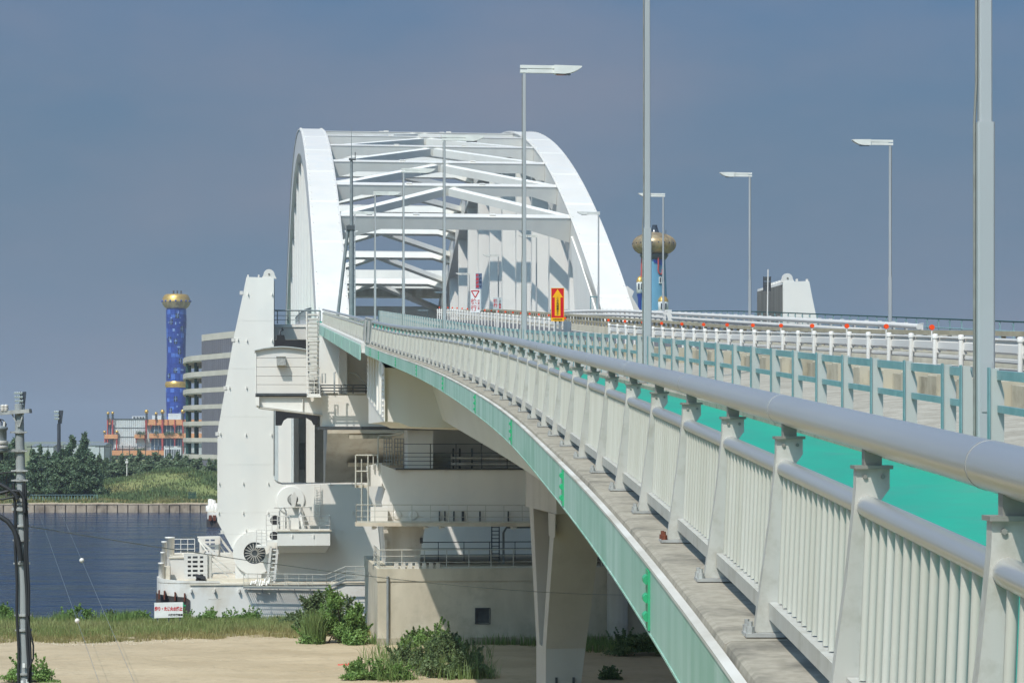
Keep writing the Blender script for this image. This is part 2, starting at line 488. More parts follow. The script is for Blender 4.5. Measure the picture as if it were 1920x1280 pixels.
def green_pave():
    m = mat('green_paving', (24, 158, 130), (34, 148, 124), .55, scale=1.1, stretch=(1, .3, 1), c3=(62, 142, 124), s3=2.2)
    nt = m.node_tree; N = nt.nodes; L = nt.links
    w = N.new('ShaderNodeTexNoise'); w.inputs['Scale'].default_value = 1.0; w.inputs['Detail'].default_value = 2
    mp = N.new('ShaderNodeMapping'); mp.inputs['Scale'].default_value = (1.2, 26, 1)
    g = N.new('ShaderNodeNewGeometry'); L.new(g.outputs['Position'], mp.inputs['Vector']); L.new(mp.outputs['Vector'], w.inputs['Vector'])
    b = N.new('ShaderNodeBump'); b.inputs['Strength'].default_value = .35; b.inputs['Distance'].default_value = .01
    L.new(w.outputs['Fac'], b.inputs['Height']); L.new(b.outputs['Normal'], N['Principled BSDF'].inputs['Normal'])
    return m
M['pave'] = green_pave()
def water_mat():
    m = bpy.data.materials.new('water'); m.use_nodes = True
    N = m.node_tree.nodes; L = m.node_tree.links
    p = N['Principled BSDF']
    p.inputs['Base Color'].default_value = (.012, .028, .062, 1)
    p.inputs['Roughness'].default_value = .12
    p.inputs['IOR'].default_value = 1.33
    g = N.new('ShaderNodeNewGeometry')
    last = None
    for sx, sy, sc, st in ((.45, 1, .42, .8), (.5, 1, 1.3, .6), (.4, 1, .09, .5)):
        mp = N.new('ShaderNodeMapping'); mp.inputs['Scale'].default_value = (sx, sy, 1); mp.inputs['Rotation'].default_value = (0, 0, .3*sc)
        L.new(g.outputs['Position'], mp.inputs['Vector'])
        nz = N.new('ShaderNodeTexNoise'); nz.inputs['Scale'].default_value = sc; nz.inputs['Detail'].default_value = 4
        L.new(mp.outputs['Vector'], nz.inputs['Vector'])
        b = N.new('ShaderNodeBump'); b.inputs['Strength'].default_value = st; b.inputs['Distance'].default_value = .5/sc
        L.new(nz.outputs['Fac'], b.inputs['Height'])
        if last: L.new(last.outputs['Normal'], b.inputs['Normal'])
        last = b
    L.new(last.outputs['Normal'], p.inputs['Normal'])
    return m
M['water'] = water_mat()

def letters(txt, size, mt, parent, loc, rz=0.0, vertical=False, bold=.0, step=1.08, name='lettering', wd=1.0):
    """raised print: text turned to a mesh, facing -Y in the parent's frame, centred on loc"""
    vs = []; fs = []
    def one(t, ox, oz):
        c = bpy.data.curves.new('text', 'FONT'); c.body = t; c.size = size; c.align_x = 'CENTER'; c.align_y = 'CENTER'
        c.extrude = .004; c.offset = bold; c.resolution_u = 2
        o = bpy.data.objects.new('text', c); COL.objects.link(o)
        dg = bpy.context.evaluated_depsgraph_get()
        me = bpy.data.meshes.new_from_object(o.evaluated_get(dg))
        k = len(vs)
        for v in me.vertices: vs.append((v.co.x*wd+ox, -v.co.z, v.co.y+oz))
        for p in me.polygons: fs.append([i+k for i in p.vertices])
        bpy.data.objects.remove(o); bpy.data.curves.remove(c); bpy.data.meshes.remove(me)
    if vertical:
        n = len(txt)
        for i, ch in enumerate(txt): one(ch, 0, ((n-1)/2-i)*size*step)
    else: one(txt, 0, 0)
    mb = MB(); mb.add(vs, fs)
    o = lpart(name, mb, mt, parent)
    o.location = loc
    return o
# ------------------------------------------------------------------ the road on the deck (setting)
D_ALL = arange(-4, 60, 1.5)[:-1]+arange(60, 191, 3)[:-1]+arange(191, 520, 6)
D_VIA = arange(-4, 60, 1.5)[:-1]+arange(60, 113, 2)
def sheet(name, o0, o1, z0, z1, mt, Ds=D_ALL):
    mb = MB().sweep([(o0, z0), (o1, z0), (o1, z1), (o0, z1)], Ds)
    return top(name, mb, mt, P(50), kind='structure')
top('walkway', MB().sweep([(.20, -.30), (3.55, -.30, 1), (3.55, -.10, 1), (.20, -.10)], D_ALL), M['pave'], P(50), kind='structure')
top('verge', MB().sweep([(3.951, -.30, 1), (7.74, -.30), (7.74, .14), (7.1, .13), (6.0, .05), (5.2, -.01), (3.951, -.05, 1)], D_ALL), M['verge'], P(50), kind='structure')
top('carriageway', MB().sweep([(7.741, -.30), (36.3, -.30), (36.3, 0), (15.3, .10), (11.1, .16), (7.741, 0)], D_ALL), M['asphalt'], P(50), kind='structure')
for o, z0 in ((8.5, .046), (15.02, .112)):
    sheet('road_marking', o, o+.15, z0, z0+.006, M['paint'])

# ------------------------------------------------------------------ approach viaduct
via = thing('approach_viaduct', 'curving approach viaduct with green edge beam, grey box girder and concrete kerb', 'viaduct', tuple(P(60)))
part('deck_slab', MB().sweep([(-.345, -.43), (2.3, -.60), (2.4, -.74), (36.9, -.74), (36.9, -.301), (-.345, -.301)], D_VIA), M['white'], via)
for a, b in ((2.4, 9.6), (15, 22), (28, 35)):
    part('box_girder', MB().sweep([(a+.9, -3.6), (b-.9, -3.6), (b, -.741), (a, -.741)], D_VIA), M['white'], via)
d = -4.0
while d < 112:
    e = min(d+5.0, 112.6)
    j = RNG.random()*.012
    part('kerb_block', MB().sweep([(-.334+j, -.05), (-.334+j, -.30), (.198, -.30), (.198, -.0), (-.30, 0.0), (-.325+j, -.014)], arange(d+.008, e-.008, 1.0)), M['conc'], via)
    d = e
part('edge_flange', MB().sweep([(-.384, -.045), (-.384, -.066), (-.3345, -.066), (-.3345, -.04)], D_VIA), M['dirtywhite'], via)
part('edge_beam', MB().sweep([(-.376, -.067), (-.376, -.47), (-.348, -.47), (-.348, -.067)], D_VIA), M['fascia'], via)
part('bottom_flange', MB().sweep([(-.382, -.471), (-.382, -.486), (-.30, -.486), (-.30, -.471)], D_VIA), M['fascia'], via)
part('inner_kerb', MB().sweep([(3.551, -.30, 1), (3.949, -.30, 1), (3.949, -.02, 1), (3.93, 0, 1), (3.57, 0, 1), (3.551, -.02, 1)], D_VIA), M['conc'], via)
for D in (4.2, 15.0, 25.0, 36.8, 47.6, 61.0, 77.0, 91, 103, 109):
    pl = part('splice_plate', MB().sweep([(-.390, -.08), (-.390, -.455), (-.377, -.455), (-.377, -.08)], [D-.10, D+.10]), M['splice'], via)
    for k in range(3):
        c = P(D, -.390, -.14-.118*k); t, n = frame(D)
        mb = MB().path([c-t*.055, c-t*.045, c+t*.045, c+t*.055], .03, 8)
        part('bolt_cover', mb, M['splice'], pl)
# far end: the cross beam at the joint
U0 = 112.4
def pv(u, pts): return [F(u, x, y) for x, y in pts]
br = pv(U0, [(722, 689), (722, 790), (748, 791.5), (769, 800), (1010, 806), (1010, 700)])
part('end_cross_beam', MB().upr(br, U0, U0+16), M['white'], via)
vl = br[0][0]
zt, zb = Z_(U0+16, 668, 690), Z_(U0+16, 745, 690)
mb = MB()
mb.add([B(U0-.2, vl-.06, br[0][1]), B(U0-.2, vl-.06, br[1][1]), B(U0+16.2, vl-.06, zb), B(U0+16.2, vl-.06, zt+1.4),
        B(U0-.2, vl-.01, br[0][1]), B(U0-.2, vl-.01, br[1][1]), B(U0+16.2, vl-.01, zb), B(U0+16.2, vl-.01, zt+1.4)],
       [(3, 2, 1, 0), (4, 5, 6, 7), (0, 1, 5, 4), (1, 2, 6, 5), (2, 3, 7, 6), (3, 0, 4, 7)])
sp = part('side_plate', mb, M['white'], via)
for e in (U0+.5, U0+15.4):
    for k in range(9):
        f = (e-U0)/16; z0 = br[1][1]+(zb-br[1][1])*f; z1 = z0+2.4
        part('bolt', MB().ball(B(e, vl-.07, z0+.2+(z1-z0-.4)*k/8), .07, 6), M['cleanwhite'], sp)
for k in range(5):
    u = U0+2.6+k*2.6
    f = (u-U0)/16; z0 = br[1][1]+(zb-br[1][1])*f
    part('stiffener', MB().ubox(u-.05, u+.05, vl-.14, vl-.061, z0+.15, z0+2.6), M['white'], sp)

# V shaped pier under the viaduct
def vpier():
    t = thing('v_shaped_pier', 'grey pier with a slender V shaped side standing under the viaduct', 'pier', tuple(B(124, 16.4, 3.0)))
    v0, v1 = 15.3, 17.75
    ztop = Z_(118, 963, 1047)
    zj = Z_(123, 1212, 1025)
    def leg(u0a, u1a, u0b, u1b):
        mb = MB()
        vs = []
        for z, a, b, vv in ((zj, u0b, u1b, v1-.35), (ztop, u0a, u1a, v1)):
            vs += [B(a, v0, z), B(a, vv, z), B(b, vv, z), B(b, v0, z)]
        mb.hexa(vs); return mb
    part('near_leg', leg(118.0, 119.6, 121.9, 123.3), M['pier'], t)
    part('far_leg', leg(127.4, 129.2, 124.6, 126.0), M['pier'], t)
    part('recess_shade', MB().prism([B(119.7, v0+.8, ztop-.01), B(127.3, v0+.8, ztop-.01), B(124.5, v0+.8, zj+.01), B(123.4, v0+.8, zj+.01)], DV*.4), M['quay'], t)  # added plate, its dark brown stands for the shade between the legs
    part('stem', MB().hexa([B(122.0, v0, 2.6), B(122.0, v1-.9, 2.6), B(126, v1-.9, 2.6), B(126, v0, 2.6), B(121.9, v0, zj-.002), B(121.9, v1-.35, zj-.002), B(126, v1-.35, zj-.002), B(126, v0, zj-.002)]), M['pier'], t)
    part('cross_head', MB().ubox(117.6, 131, v0, 34, ztop+.002, Z_(118, 830, 1047)+.6), M['pier'], t)
    for k in range(2):
        part('access_cover', MB().ubox(121.86, 121.9, v0+.5+k*.9, v0+.62+k*.9, zj-2.1, zj-1.5), M['dark'], t)
    part('end_trim', MB().hexa([B(117.9, v0-.05, ztop-1.2), B(117.9, v0-.001, ztop-1.2), B(120.3, v0-.001, ztop-1.2), B(120.3, v0-.05, ztop-1.2), B(117.7, v0-.05, ztop), B(117.7, v0-.001, ztop), B(120.5, v0-.001, ztop), B(120.5, v0-.05, ztop)]), M['pier'], t)
vpier()
t = thing('round_pier', 'dark round pier column in the shade under the deck behind the V shaped pier', 'pier', tuple(B(168, 26.3, 3)))
part('shaft', MB().lathe([(.75, 0), (.75, 7.5), (1.0, 7.8), (1.0, 8.3)], B(168, 26.3, 3), 16), M['dirtywhite'], t)
part('bearing_block', MB().ubox(166.9, 169.1, 25.2, 27.4, 11.35, 12.2), M['dirtywhite'], t)

# ------------------------------------------------------------------ outer pedestrian railing
def chamfer_post():
    # outline in (x, z), leaning inwards; pushed along y
    a = [(-.168, .02), (-.030, .02), (-.014, .40), (.0, .78), (.062, .865), (.062, .938), (-.062, .938), (-.064, .86), (-.095, .55)]
    mb = MB()
    mb.prism([(x, -.035, z) for x, z in a], (0, .07, 0))
    return mb
me_post = mesh_of(chamfer_post(), 'post'); me_post.materials.append(M['railgrey'])
me_cap = mesh_of(MB().box(-.072, .072, -.055, .055, .9381, .952), 'cap'); me_cap.materials.append(M['stub'])
me_stub = mesh_of(MB().box(-.032, .034, -.03, .03, .9521, 1.02), 'bracket'); me_stub.materials.append(M['stub'])
me_base = mesh_of(MB().box(-.215, .015, -.10, .10, .001, .019), 'base_plate'); me_base.materials.append(M['galv'])
def nuts():
    mb = MB()
    mb.lathe([(.021, .0191), (.021, .05), (.012, .051), (.012, .075)], (0, 0, 0), 6)
    mb.sm = [False]*len(mb.f)
    return mb
me_nuts = mesh_of(nuts(), 'anchor_bolt'); me_nuts.materials.append(M['galv'])
me_rnut = me_nuts.copy(); me_rnut.materials.clear(); me_rnut.materials.append(M['rust'])
me_dot = mesh_of(MB().tube((-.03, -.036, .91), (-.03, -.044, .91), .009, 6).tube((.036, -.036, .91), (.036, -.044, .91), .009, 6), 'screw'); me_dot.materials.append(M['stub'])
def cp(me, name, parent, D, o=0.0, dz=0.0, base=None):
    ob = link_obj(name, me, parent)
    ob.location = P(D, o, dz)-base
    ob.rotation_euler.z = -math.atan(path(D)[3])
    return ob
def outer_railing():
    base = P(30)
    r = thing('pedestrian_railing', 'pale grey railing with a thick round aluminium handrail along the walkway edge', 'railing', tuple(base))
    Dp = [11.2+2.42*k for k in range(-4, 43)]
    for i, D in enumerate(Dp):
        po = cp(me_post, 'post', r, D, base=base)
        ch = [('cap', me_cap), ('bracket', me_stub), ('base_plate', me_base)]
        if D < 60: ch += [('screw', me_dot)]
        for n_, m_ in ch:
            link_obj(n_, m_, po)
        if D < 45:
            for x in (-.192, -.008):
                for y in (-.07, .07):
                    link_obj('anchor_bolt', me_rnut if abs(D-15.9) < .5 else me_nuts, po).location = (x, y, 0)
    # handrail in lengths of two bays, each seam a hairline collar
    for i in range(0, len(Dp)-2, 2):
        a, b = Dp[i]+.35, Dp[i+2]+.35
        ds = arange(a+.004, b-.004, 1.2)
        part('handrail', MB().path([P(d, 0.012, 1.068) for d in ds], .072, 20), M['alu'], r)
        part('collar', MB().path([P(b-.006, .012, 1.068), P(b+.006, .012, 1.068)], .0732, 20), M['galv'], r)
    part('handrail', MB().path([P(d, .012, 1.068) for d in arange(Dp[-1]+.36, 113.4, 1)], .072, 20), M['alu'], r)
    bal = mesh_of(MB().path([(-.055, 0, .17), (-.03, 0, .77)], .017, 8), 'baluster'); bal.materials.append(M['rod'])
    n = 0; rest = MB()
    for i in range(len(Dp)-1):
        a, b = Dp[i], Dp[i+1]
        part('mid_rail', MB().path([P(d, -.02, .80) for d in (a+.03, (a+b)/2, b-.03)], .042, 14), M['alu'], r)
        mb = MB().sweep([(-.10, .085), (-.035, .085), (-.035, .165), (-.10, .165)], [a+.04, (a+b)/2, b-.04])
        part('bottom_rail', mb, M['railgrey'], r)
        if b < 62:
            part('rail_bracket', MB().path([P(a+.06, -.10, .12), P(a+.06, -.15, .12)], .015, 6), M['galv'], r)
        for k in range(14):
            d = a+.15+(b-a-.30)*k/13
            if n < 299 and d > 3.2:
                cp(bal, 'baluster', r, d, base=base); n += 1
            elif d > 3.2:
                rest.path([P(d, -.055, .17), P(d, -.03, .77)], .017, 5)
    part('far_balusters', rest, M['rod'], r, kind='stuff')
    return r
outer_railing()

# ------------------------------------------------------------------ railing across the joint and along the transition span
def far_railing():
    base = P(150)
    r = thing('transition_railing', 'pale grey railing on the span beyond the joint, ending at the cross rail', 'railing', tuple(base))
    D = 116.0
    while D < 191:
        cp(me_post, 'post', r, D, base=base); D += 2.42
    part('handrail', MB().path([P(d, .012, 1.075) for d in arange(115.6, 191, 4)], .082, 10), M['alu'], r)
    part('mid_rail', MB().path([P(d, -.02, .80) for d in arange(115.6, 191, 4)], .047, 8), M['alu'], r)
    part('bottom_rail', MB().sweep([(-.10, .085), (-.035, .085), (-.035, .165), (-.10, .165)], arange(115.6, 191, 4)), M['railgrey'], r)
    mb = MB(); d = 115.8
    while d < 190.8:
        mb.path([P(d, -.055, .17), P(d, -.03, .77)], .02, 4); d += .19
    part('far_balusters', mb, M['rod'], r, kind='stuff')
    return r
far_railing()
def joint_panels():
    t = thing('joint_railing', 'sliding grey plate railing panels with tall posts over the expansion joint', 'railing', tuple(P(114)))
    for D in (112.9, 114.0, 115.6, 117.6, 119.0):
        part('plate', MB().sweep([(-.16, .02), (-.10, .02), (-.02, 1.15), (-.10, 1.15)], [D, D+.12]), M['midgrey'], t)
    for D in (113.2, 116.2):
        part('cover_plate', MB().sweep([(-.20, .05), (-.17, .05), (-.12, 1.12), (-.15, 1.12)], [D, D+1.35]), M['railgrey'], t)
    part('sliding_rail', MB().path([P(112.8, .012, 1.19), P(119.2, .012, 1.19)], .07, 8), M['galv'], t)
joint_panels()

# ------------------------------------------------------------------ inner fence between walkway and road
LAMPS_D = (23.4, 53, 88, 126, 160, 197, 236, 276, 318, 362)
def inner_fence():
    base = P(40, 3.75)
    r = thing('inner_fence', 'blue green post and rail fence between the green walkway and the gravel verge', 'fence', tuple(base))
    pm = MB().prism([(-.068, -.03, -.1), (.07, -.03, -.1), (.07, -.03, .80), (.02, -.03, 1.0), (.02, -.03, 1.05), (-.068, -.03, 1.05)], (0, .06, 0))
    pme = mesh_of(pm, 'post'); pme.materials.append(M['fenceface'])
    fme = mesh_of(MB().box(-.080, -.0685, -.045, .045, -.1, 1.06), 'flange'); fme.materials.append(M['teal'])
    Ds = []; D = 15.1
    while D < 191:
        if min(abs(D-l) for l in LAMPS_D) > .55: Ds.append(D)
        else:
            l = min(LAMPS_D, key=lambda q: abs(D-q))
            if not Ds or Ds[-1] < l-.75: Ds += [l-.6, l+.6]
        D += 1.95
    Ds = sorted(set(Ds))
    Q = []
    for d in Ds:
        if not Q or d-Q[-1] > .4: Q.append(d)
    for i, d in enumerate(Q):
        link_obj('flange', fme, cp(pme, 'post', r, d, 3.75+fo(d), base=base))
        if i+1 < len(Q) and d < 75:
            e = Q[i+1]
            if any(d < l < e for l in LAMPS_D): continue
            part('top_rail', MB().sweep([(3.745, .94, 1), (3.80, .94, 1), (3.80, 1.03, 1), (3.745, 1.03, 1)], [d+.013, e-.04]), M['teal'], r)
            part('mid_rail', MB().sweep([(3.75, .62, 1), (3.795, .62, 1), (3.795, .69, 1), (3.75, .69, 1)], [d+.013, e-.04]), M['teal'], r)
    far = [d for d in Q if d >= 75]
    ls = [l for l in LAMPS_D if 75 < l < 191]
    seg = [far[0]]+[x for l in ls for x in (l-.6, l+.6)]+[far[-1]]
    for a, b in zip(seg[::2], seg[1::2]):
        part('top_rail', MB().sweep([(3.765, .94, 1), (3.80, .94, 1), (3.80, 1.03, 1), (3.765, 1.03, 1)], arange(a, b, 5)), M['teal'], r)
        part('mid_rail', MB().sweep([(3.765, .62, 1), (3.795, .62, 1), (3.795, .69, 1), (3.765, .69, 1)], arange(a, b, 5)), M['teal'], r)
inner_fence()

# ------------------------------------------------------------------ lamps
def lamp_proto():
    r = thing('street_lamp', 'x', 'street lamp')
    lpart('base_plate', MB().box(-.2, .2, -.2, .2, 0, .03).prism([(-.3, -.02, .03), (-.1, -.02, .03), (-.1, -.02, .32)], (0, .04, 0)).prism([(.12, -.02, .03), (.24, -.02, .03), (.12, -.02, .22)], (0, .04, 0)), M['galv'], r)
    def octo(a, z0, z1, a1=None):
        a1 = a1 or a; c = .22
        ring = [(-1+c, -1), (1-c, -1), (1, -1+c), (1, 1-c), (1-c, 1), (-1+c, 1), (-1, 1-c), (-1, -1+c)]
        mb = MB()
        vs = [(x*a, y*a, z0) for x, y in ring]+[(x*a1, y*a1, z1) for x, y in ring]
        mb.add(vs, [(i, (i+1) % 8, 8+(i+1) % 8, 8+i) for i in range(8)]+[tuple(range(7, -1, -1)), tuple(range(8, 16))])
        return mb
    lpart('lower_shaft', octo(.088, .031, 3.5), M['pole'], r)
    lpart('upper_shaft', octo(.066, 3.501, 10.70, .056), M['pole'], r)
    lpart('access_door', MB().box(-.05, .05, -.097, -.089, .6, 1.1), M['pole'], r)
    lpart('conduit', MB().path([(-.105, 0, .3), (-.105, 0, 3.5), (-.085, 0, 3.9), (-.085, 0, 10.6)], .014, 6), M['stub'], r)
    a = lpart('arm', MB().box(-.16, 1.12, -.07, .07, 10.87, 10.99).box(-.16, 1.12, -.07, .07, 10.701, 10.82).box(.1, 1.1, -.05, .05, 10.8201, 10.8699), M['lamp'], r)
    h = [(1.121, 10.68), (1.5, 10.67), (1.7, 10.70), (1.9, 10.77), (2.05, 10.85), (2.17, 10.94), (2.17, 10.98), (1.121, 11.0)]
    hd = lpart('lantern', MB().prism([(x, -.16, z) for x, z in h], (0, .32, 0)), M['lamp'], r)
    lpart('lens', MB().box(1.2, 1.75, -.12, .12, 10.645, 10.669), M['glass'], hd)
    return r
LAMP = Proto(lamp_proto())
lab = {0: 'tall grey lamp post closest to the thick handrail at the right edge of the picture',
       1: 'grey lamp post standing in the fence, its lantern above the picture',
       2: 'lamp post with a white lantern standing left of the red arrow sign',
       3: 'lamp post left of the triangle sign, second full lamp on the walkway side',
       4: 'walkway side lamp post in front of the far cross beams, third full one',
       5: 'walkway side lamp post close to the grey mast, fourth full one',
       6: 'small walkway side lamp post right beside the tall mast'}
for i, D in enumerate(LAMPS_D[:7]):
    LAMP.put(P(D, 3.78+fo(D), .0), -math.atan(path(D)[3]), lab[i], 'lamps between walkway and road')
for i, D in enumerate((276, 318, 362)):
    LAMP.put(P(D, 3.78+fo(D), .0), -math.atan(path(D)[3]), ('nearest', 'middle', 'farthest')[i]+' of three small lamps on the walkway side inside the arch', 'lamps inside the arch, walkway side')
rl = ['right hand lamp post nearest the camera, lantern pointing left over the road', 'right hand lamp post above the grey tower block fin, second from the camera',
      'right hand lamp post in front of the blue tower with the bronze bulb', 'right hand lamp post in front of the right arch foot']
for i, D in enumerate((128, 164, 199, 236)):
    LAMP.put(P(D, 29.2+(.52, .3, .27, .15)[i], .0), pi-math.atan(path(D)[3]), rl[i], 'lamps on the right side of the road', (1, 1, 1.02))
for i, D in enumerate((282, 326, 370, 414, 458)):
    LAMP.put(P(D, 28.6, .0), pi-math.atan(path(D)[3]), ('lamp at the right arch foot, nearest inside the arch', 'second lamp inside the arch, left of the red sign', 'third lamp inside the arch, near the small grey sign', 'fourth lamp inside the arch, beside the triangle sign', 'farthest lamp inside the arch')[i], 'lamps inside the arch, right side')

# ------------------------------------------------------------------ concrete block row along the verge
def block_row():
    base = P(40, 7.4)
    r = thing('block_kerb', 'row of stained concrete blocks and panels between gravel verge and road', 'kerb', tuple(base))
    D = 14.0; i = 0
    while D < 112:
        j = RNG.random(3)
        h = .50+.05*j[0]
        part('block', MB().sweep([(7.16, .05), (7.72, .05), (7.72, h+.04), (7.18, h+.04), (7.16, h+.01)], [D, D+.55+.1*j[1]]), M['concblock'], r)
        part('panel', MB().sweep([(7.34, .05), (7.72, .05), (7.72, h-.04), (7.34, h-.04)], [D+.67, D+1.98]), M['concblock'], r)
        D += 2.0; i += 1
block_row()

# ------------------------------------------------------------------ guard rails
WB = [(11.30, .90), (11.16, .90), (11.15, .865), (11.21, .85), (11.21, .80), (11.15, .76), (11.14, .60), (11.19, .555), (11.30, .555)]
def guard(D0, D1, label, lonepost=None):
    base = P(D0, 11.1)
    HB = .16
    r = thing('guard_rail', label, 'guard rail', tuple(base), 0, 'white guard rails along the near lane')
    post = mesh_of(MB().lathe([(.058, 0), (.058, .84)], (0, 0, 0), 12), 'post'); post.materials.append(M['cleanwhite'])
    cap = mesh_of(MB().lathe([(.072, .8405), (.072, .93), (.05, .95), (.004, .955)], (0, 0, 0), 12), 'post_cap'); cap.materials.append(M['cleanwhite'])
    blk = mesh_of(MB().box(.02, .12, -.06, .06, .5, .76).tube((-.075, 0, .6), (-.068, 0, .6), .02, 6), 'block_out'); blk.materials.append(M['cleanwhite'])
    dst = mesh_of(MB().tube((0, .3, .78), (0, .3, 1.06), .022, 6), 'reflector_stem'); dst.materials.append(M['cleanwhite'])
    dsc = mesh_of(MB().tube((0, .27, 1.12), (0, .33, 1.12), .064, 16), 'reflector'); dsc.materials.append(M['orange'])
    D = D0; i = 0
    while D <= D1:
        p = cp(post, 'post', r, D, 11.1, HB, base=base)
        link_obj('post_cap', cap, p)
        if D < 115: link_obj('block_out', blk, p)
        if (D < 115 and i % 2 == 0) or (D > 115 and i % 2 == 0):
            s_ = link_obj('reflector_stem', dst, p); link_obj('reflector', dsc, p)
        nD = min(D+2.3, D1)
        if nD > D+.2:
            part('beam', MB().sweep([(o, z+HB) for o, z in WB], [D+.03, nD-.03]), M['cleanwhite'], r)
            part('lower_beam', MB().sweep([(o, z+HB) for o, z in ((11.2, .36), (11.17, .39), (11.17, .45), (11.2, .47), (11.26, .47), (11.26, .36))], [D+.03, nD-.03]), M['cleanwhite'], r)
        D += 2.3; i += 1
    return r
guard(46, 110.5, 'white guard rail with round capped posts and orange reflectors, right of the gap')
guard(128, 214, 'white guard rail with dense posts and orange reflectors, left of the red arrow sign')
t = thing('end_drum', 'white drum at the end of the guard rail beside the red arrow sign', 'drum', tuple(P(127.2, 11.4)))
part('body', MB().lathe([(.20, .25), (.22, .30), (.22, .93), (.20, .98)], P(127.2, 11.4), 16), M['cleanwhite'], t)
part('foot', MB().lathe([(.1, 0), (.1, .249)], P(127.2, 11.4), 10), M['galv'], t)

def median():
    base = P(80, 15.6)
    r = thing('median_barrier', 'grey concrete median kerb carrying a beige rail on short posts', 'barrier', tuple(base))
    D = 40.0
    while D < 240:
        part('kerb_block', MB().sweep([(15.3, 0), (15.9, 0), (15.85, .5), (15.35, .5)], arange(D+.01, D+4.99, 2.5)), M['concwall'], r)
        D += 5
    pm = mesh_of(MB().box(-.06, .06, -.05, .05, .501, .99), 'post'); pm.materials.append(M['beige'])
    D = 41
    while D < 240:
        cp(pm, 'post', r, D, 15.6, base=base); D += 1.4
    for a, b in ((40, 240),):
        part('top_rail', MB().sweep([(15.5, 1.0), (15.7, 1.0), (15.7, 1.14), (15.5, 1.14)], arange(a, b, 4)), M['beige'], r)
        part('mid_rail', MB().sweep([(15.53, .72), (15.539, .72), (15.539, .82), (15.53, .82)], arange(a, b, 4)), M['beige'], r)
    return r
median()
def far_guard(D0, D1, label):
    base = P(D0, 26.5)
    r = thing('pipe_guard_rail', label, 'guard rail', tuple(base), 0, 'white double pipe guard rails on the far side')
    pm = mesh_of(MB().box(-.07, .07, -.07, .07, 0, 1.16).box(-.09, .09, -.09, .09, 1.161, 1.2), 'post'); pm.materials.append(M['cleanwhite'])
    D = D0
    while D <= D1:
        cp(pm, 'post', r, D, 26.75, base=base); D += 2.6
    for z in (1.03, .68):
        part('pipe', MB().path([P(d, 26.5, z) for d in arange(D0-.4, D1, 4)], .14, 10), M['cleanwhite'], r)
    return r
far_guard(111.5, 178, 'white double pipe rail on the far side, ending in a cap at the right')
far_guard(182, 252, 'white double pipe rail below the right arch foot')
def green_rail():
    base = P(120, 36.8)
    r = thing('outer_railing', 'thin green railing along the far right edge of the bridge', 'railing', tuple(base))
    pm = mesh_of(MB().box(-.03, .03, -.05, .05, 0, 1.06).box(-.1, .0, -.04, .04, .9, .96), 'post'); pm.materials.append(M['teal'])
    D = 70
    while D < 260:
        cp(pm, 'post', r, D, 36.7, base=base); D += 2.4
    for z in (1.1, .55):
        part('rail', MB().path([P(d, 36.7, z) for d in arange(70, 260, 5)], .045, 6), M['darkgreen'] if z > 1 else M['teal'], r)
    part('kerb', MB().sweep([(36.31, -.29), (36.89, -.29), (36.89, .12), (36.31, .12)], arange(66, 260, 5)), M['concwall'], r)
green_rail()

# ------------------------------------------------------------------ signs on the bridge
def sign_rect(mb, w, h, z0, x=0, y=0, t=.03):
    return mb.box(x-w/2, x+w/2, y-t, y, z0, z0+h)
def red_sign():
    D = 127.5; X = (1045.5-HX)/FPX*D
    loc = Vector((X, D, path(D)[2]+.0))
    r = thing('warning_sign', 'tall red sign with a yellow upward arrow and a vertical black inscription', 'sign', tuple(loc))
    k = D/FPX
    z1 = ZC+(HY-540)*k-loc.z; z0 = ZC+(HY-602)*k-loc.z; w = 24.5*k; hh = z1-z0
    lpart('post', MB().box(-.16, -.06, .02, .12, 0, z1-.2).box(.06, .16, .02, .12, 0, z1-.2), M['midgrey'], r)
    lpart('board', MB().box(-w/2, w/2, -.03, .019, z0, z1), M['redsign'], r)
    b = MB()
    b.box(-w/2, -w/2+.025, -.038, -.031, z0+.19, z1).box(w/2-.025, w/2, -.038, -.031, z0+.19, z1).box(-w/2, w/2, -.038, -.031, z1-.025, z1+.001)
    lpart('border', b, M['yellow'], r)
    a = MB(); yy = -.036; s = w/24.5
    ah = [(0, z1-2*s*1.0), (10*s, z1-17.5*s), (5.3*s, z1-17.5*s), (5.3*s, z1-52*s), (-5.3*s, z1-52*s), (-5.3*s, z1-17.5*s), (-10*s, z1-17.5*s)]
    a.prism([(x, yy, z) for x, z in ah], (0, .005, 0))
    ar = lpart('arrow', a, M['yellow'], r)
    lpart('footer', MB().box(-w/2-.005, w/2+.005, -.04, -.031, z0, z0+.185), M['yellow'], r)
    letters('この先段差あり', .142, M['blacktext'], r, (0, -.042, z1-34.2*s), vertical=True, bold=.003, step=1.0)
    letters('大阪市港湾局', .085, M['blacktext'], r, (0, -.045, z0+.09), bold=.001)
    lpart('corner_reflector', MB().tube((w/2+.05, -.02, z0+.16), (w/2+.05, .02, z0+.16), .07, 10), M['orange'], r)
    f = lpart('grey_base', MB().box(-.2, .2, .0, .3, 0, .35), M['midgrey'], r)
red_sign()
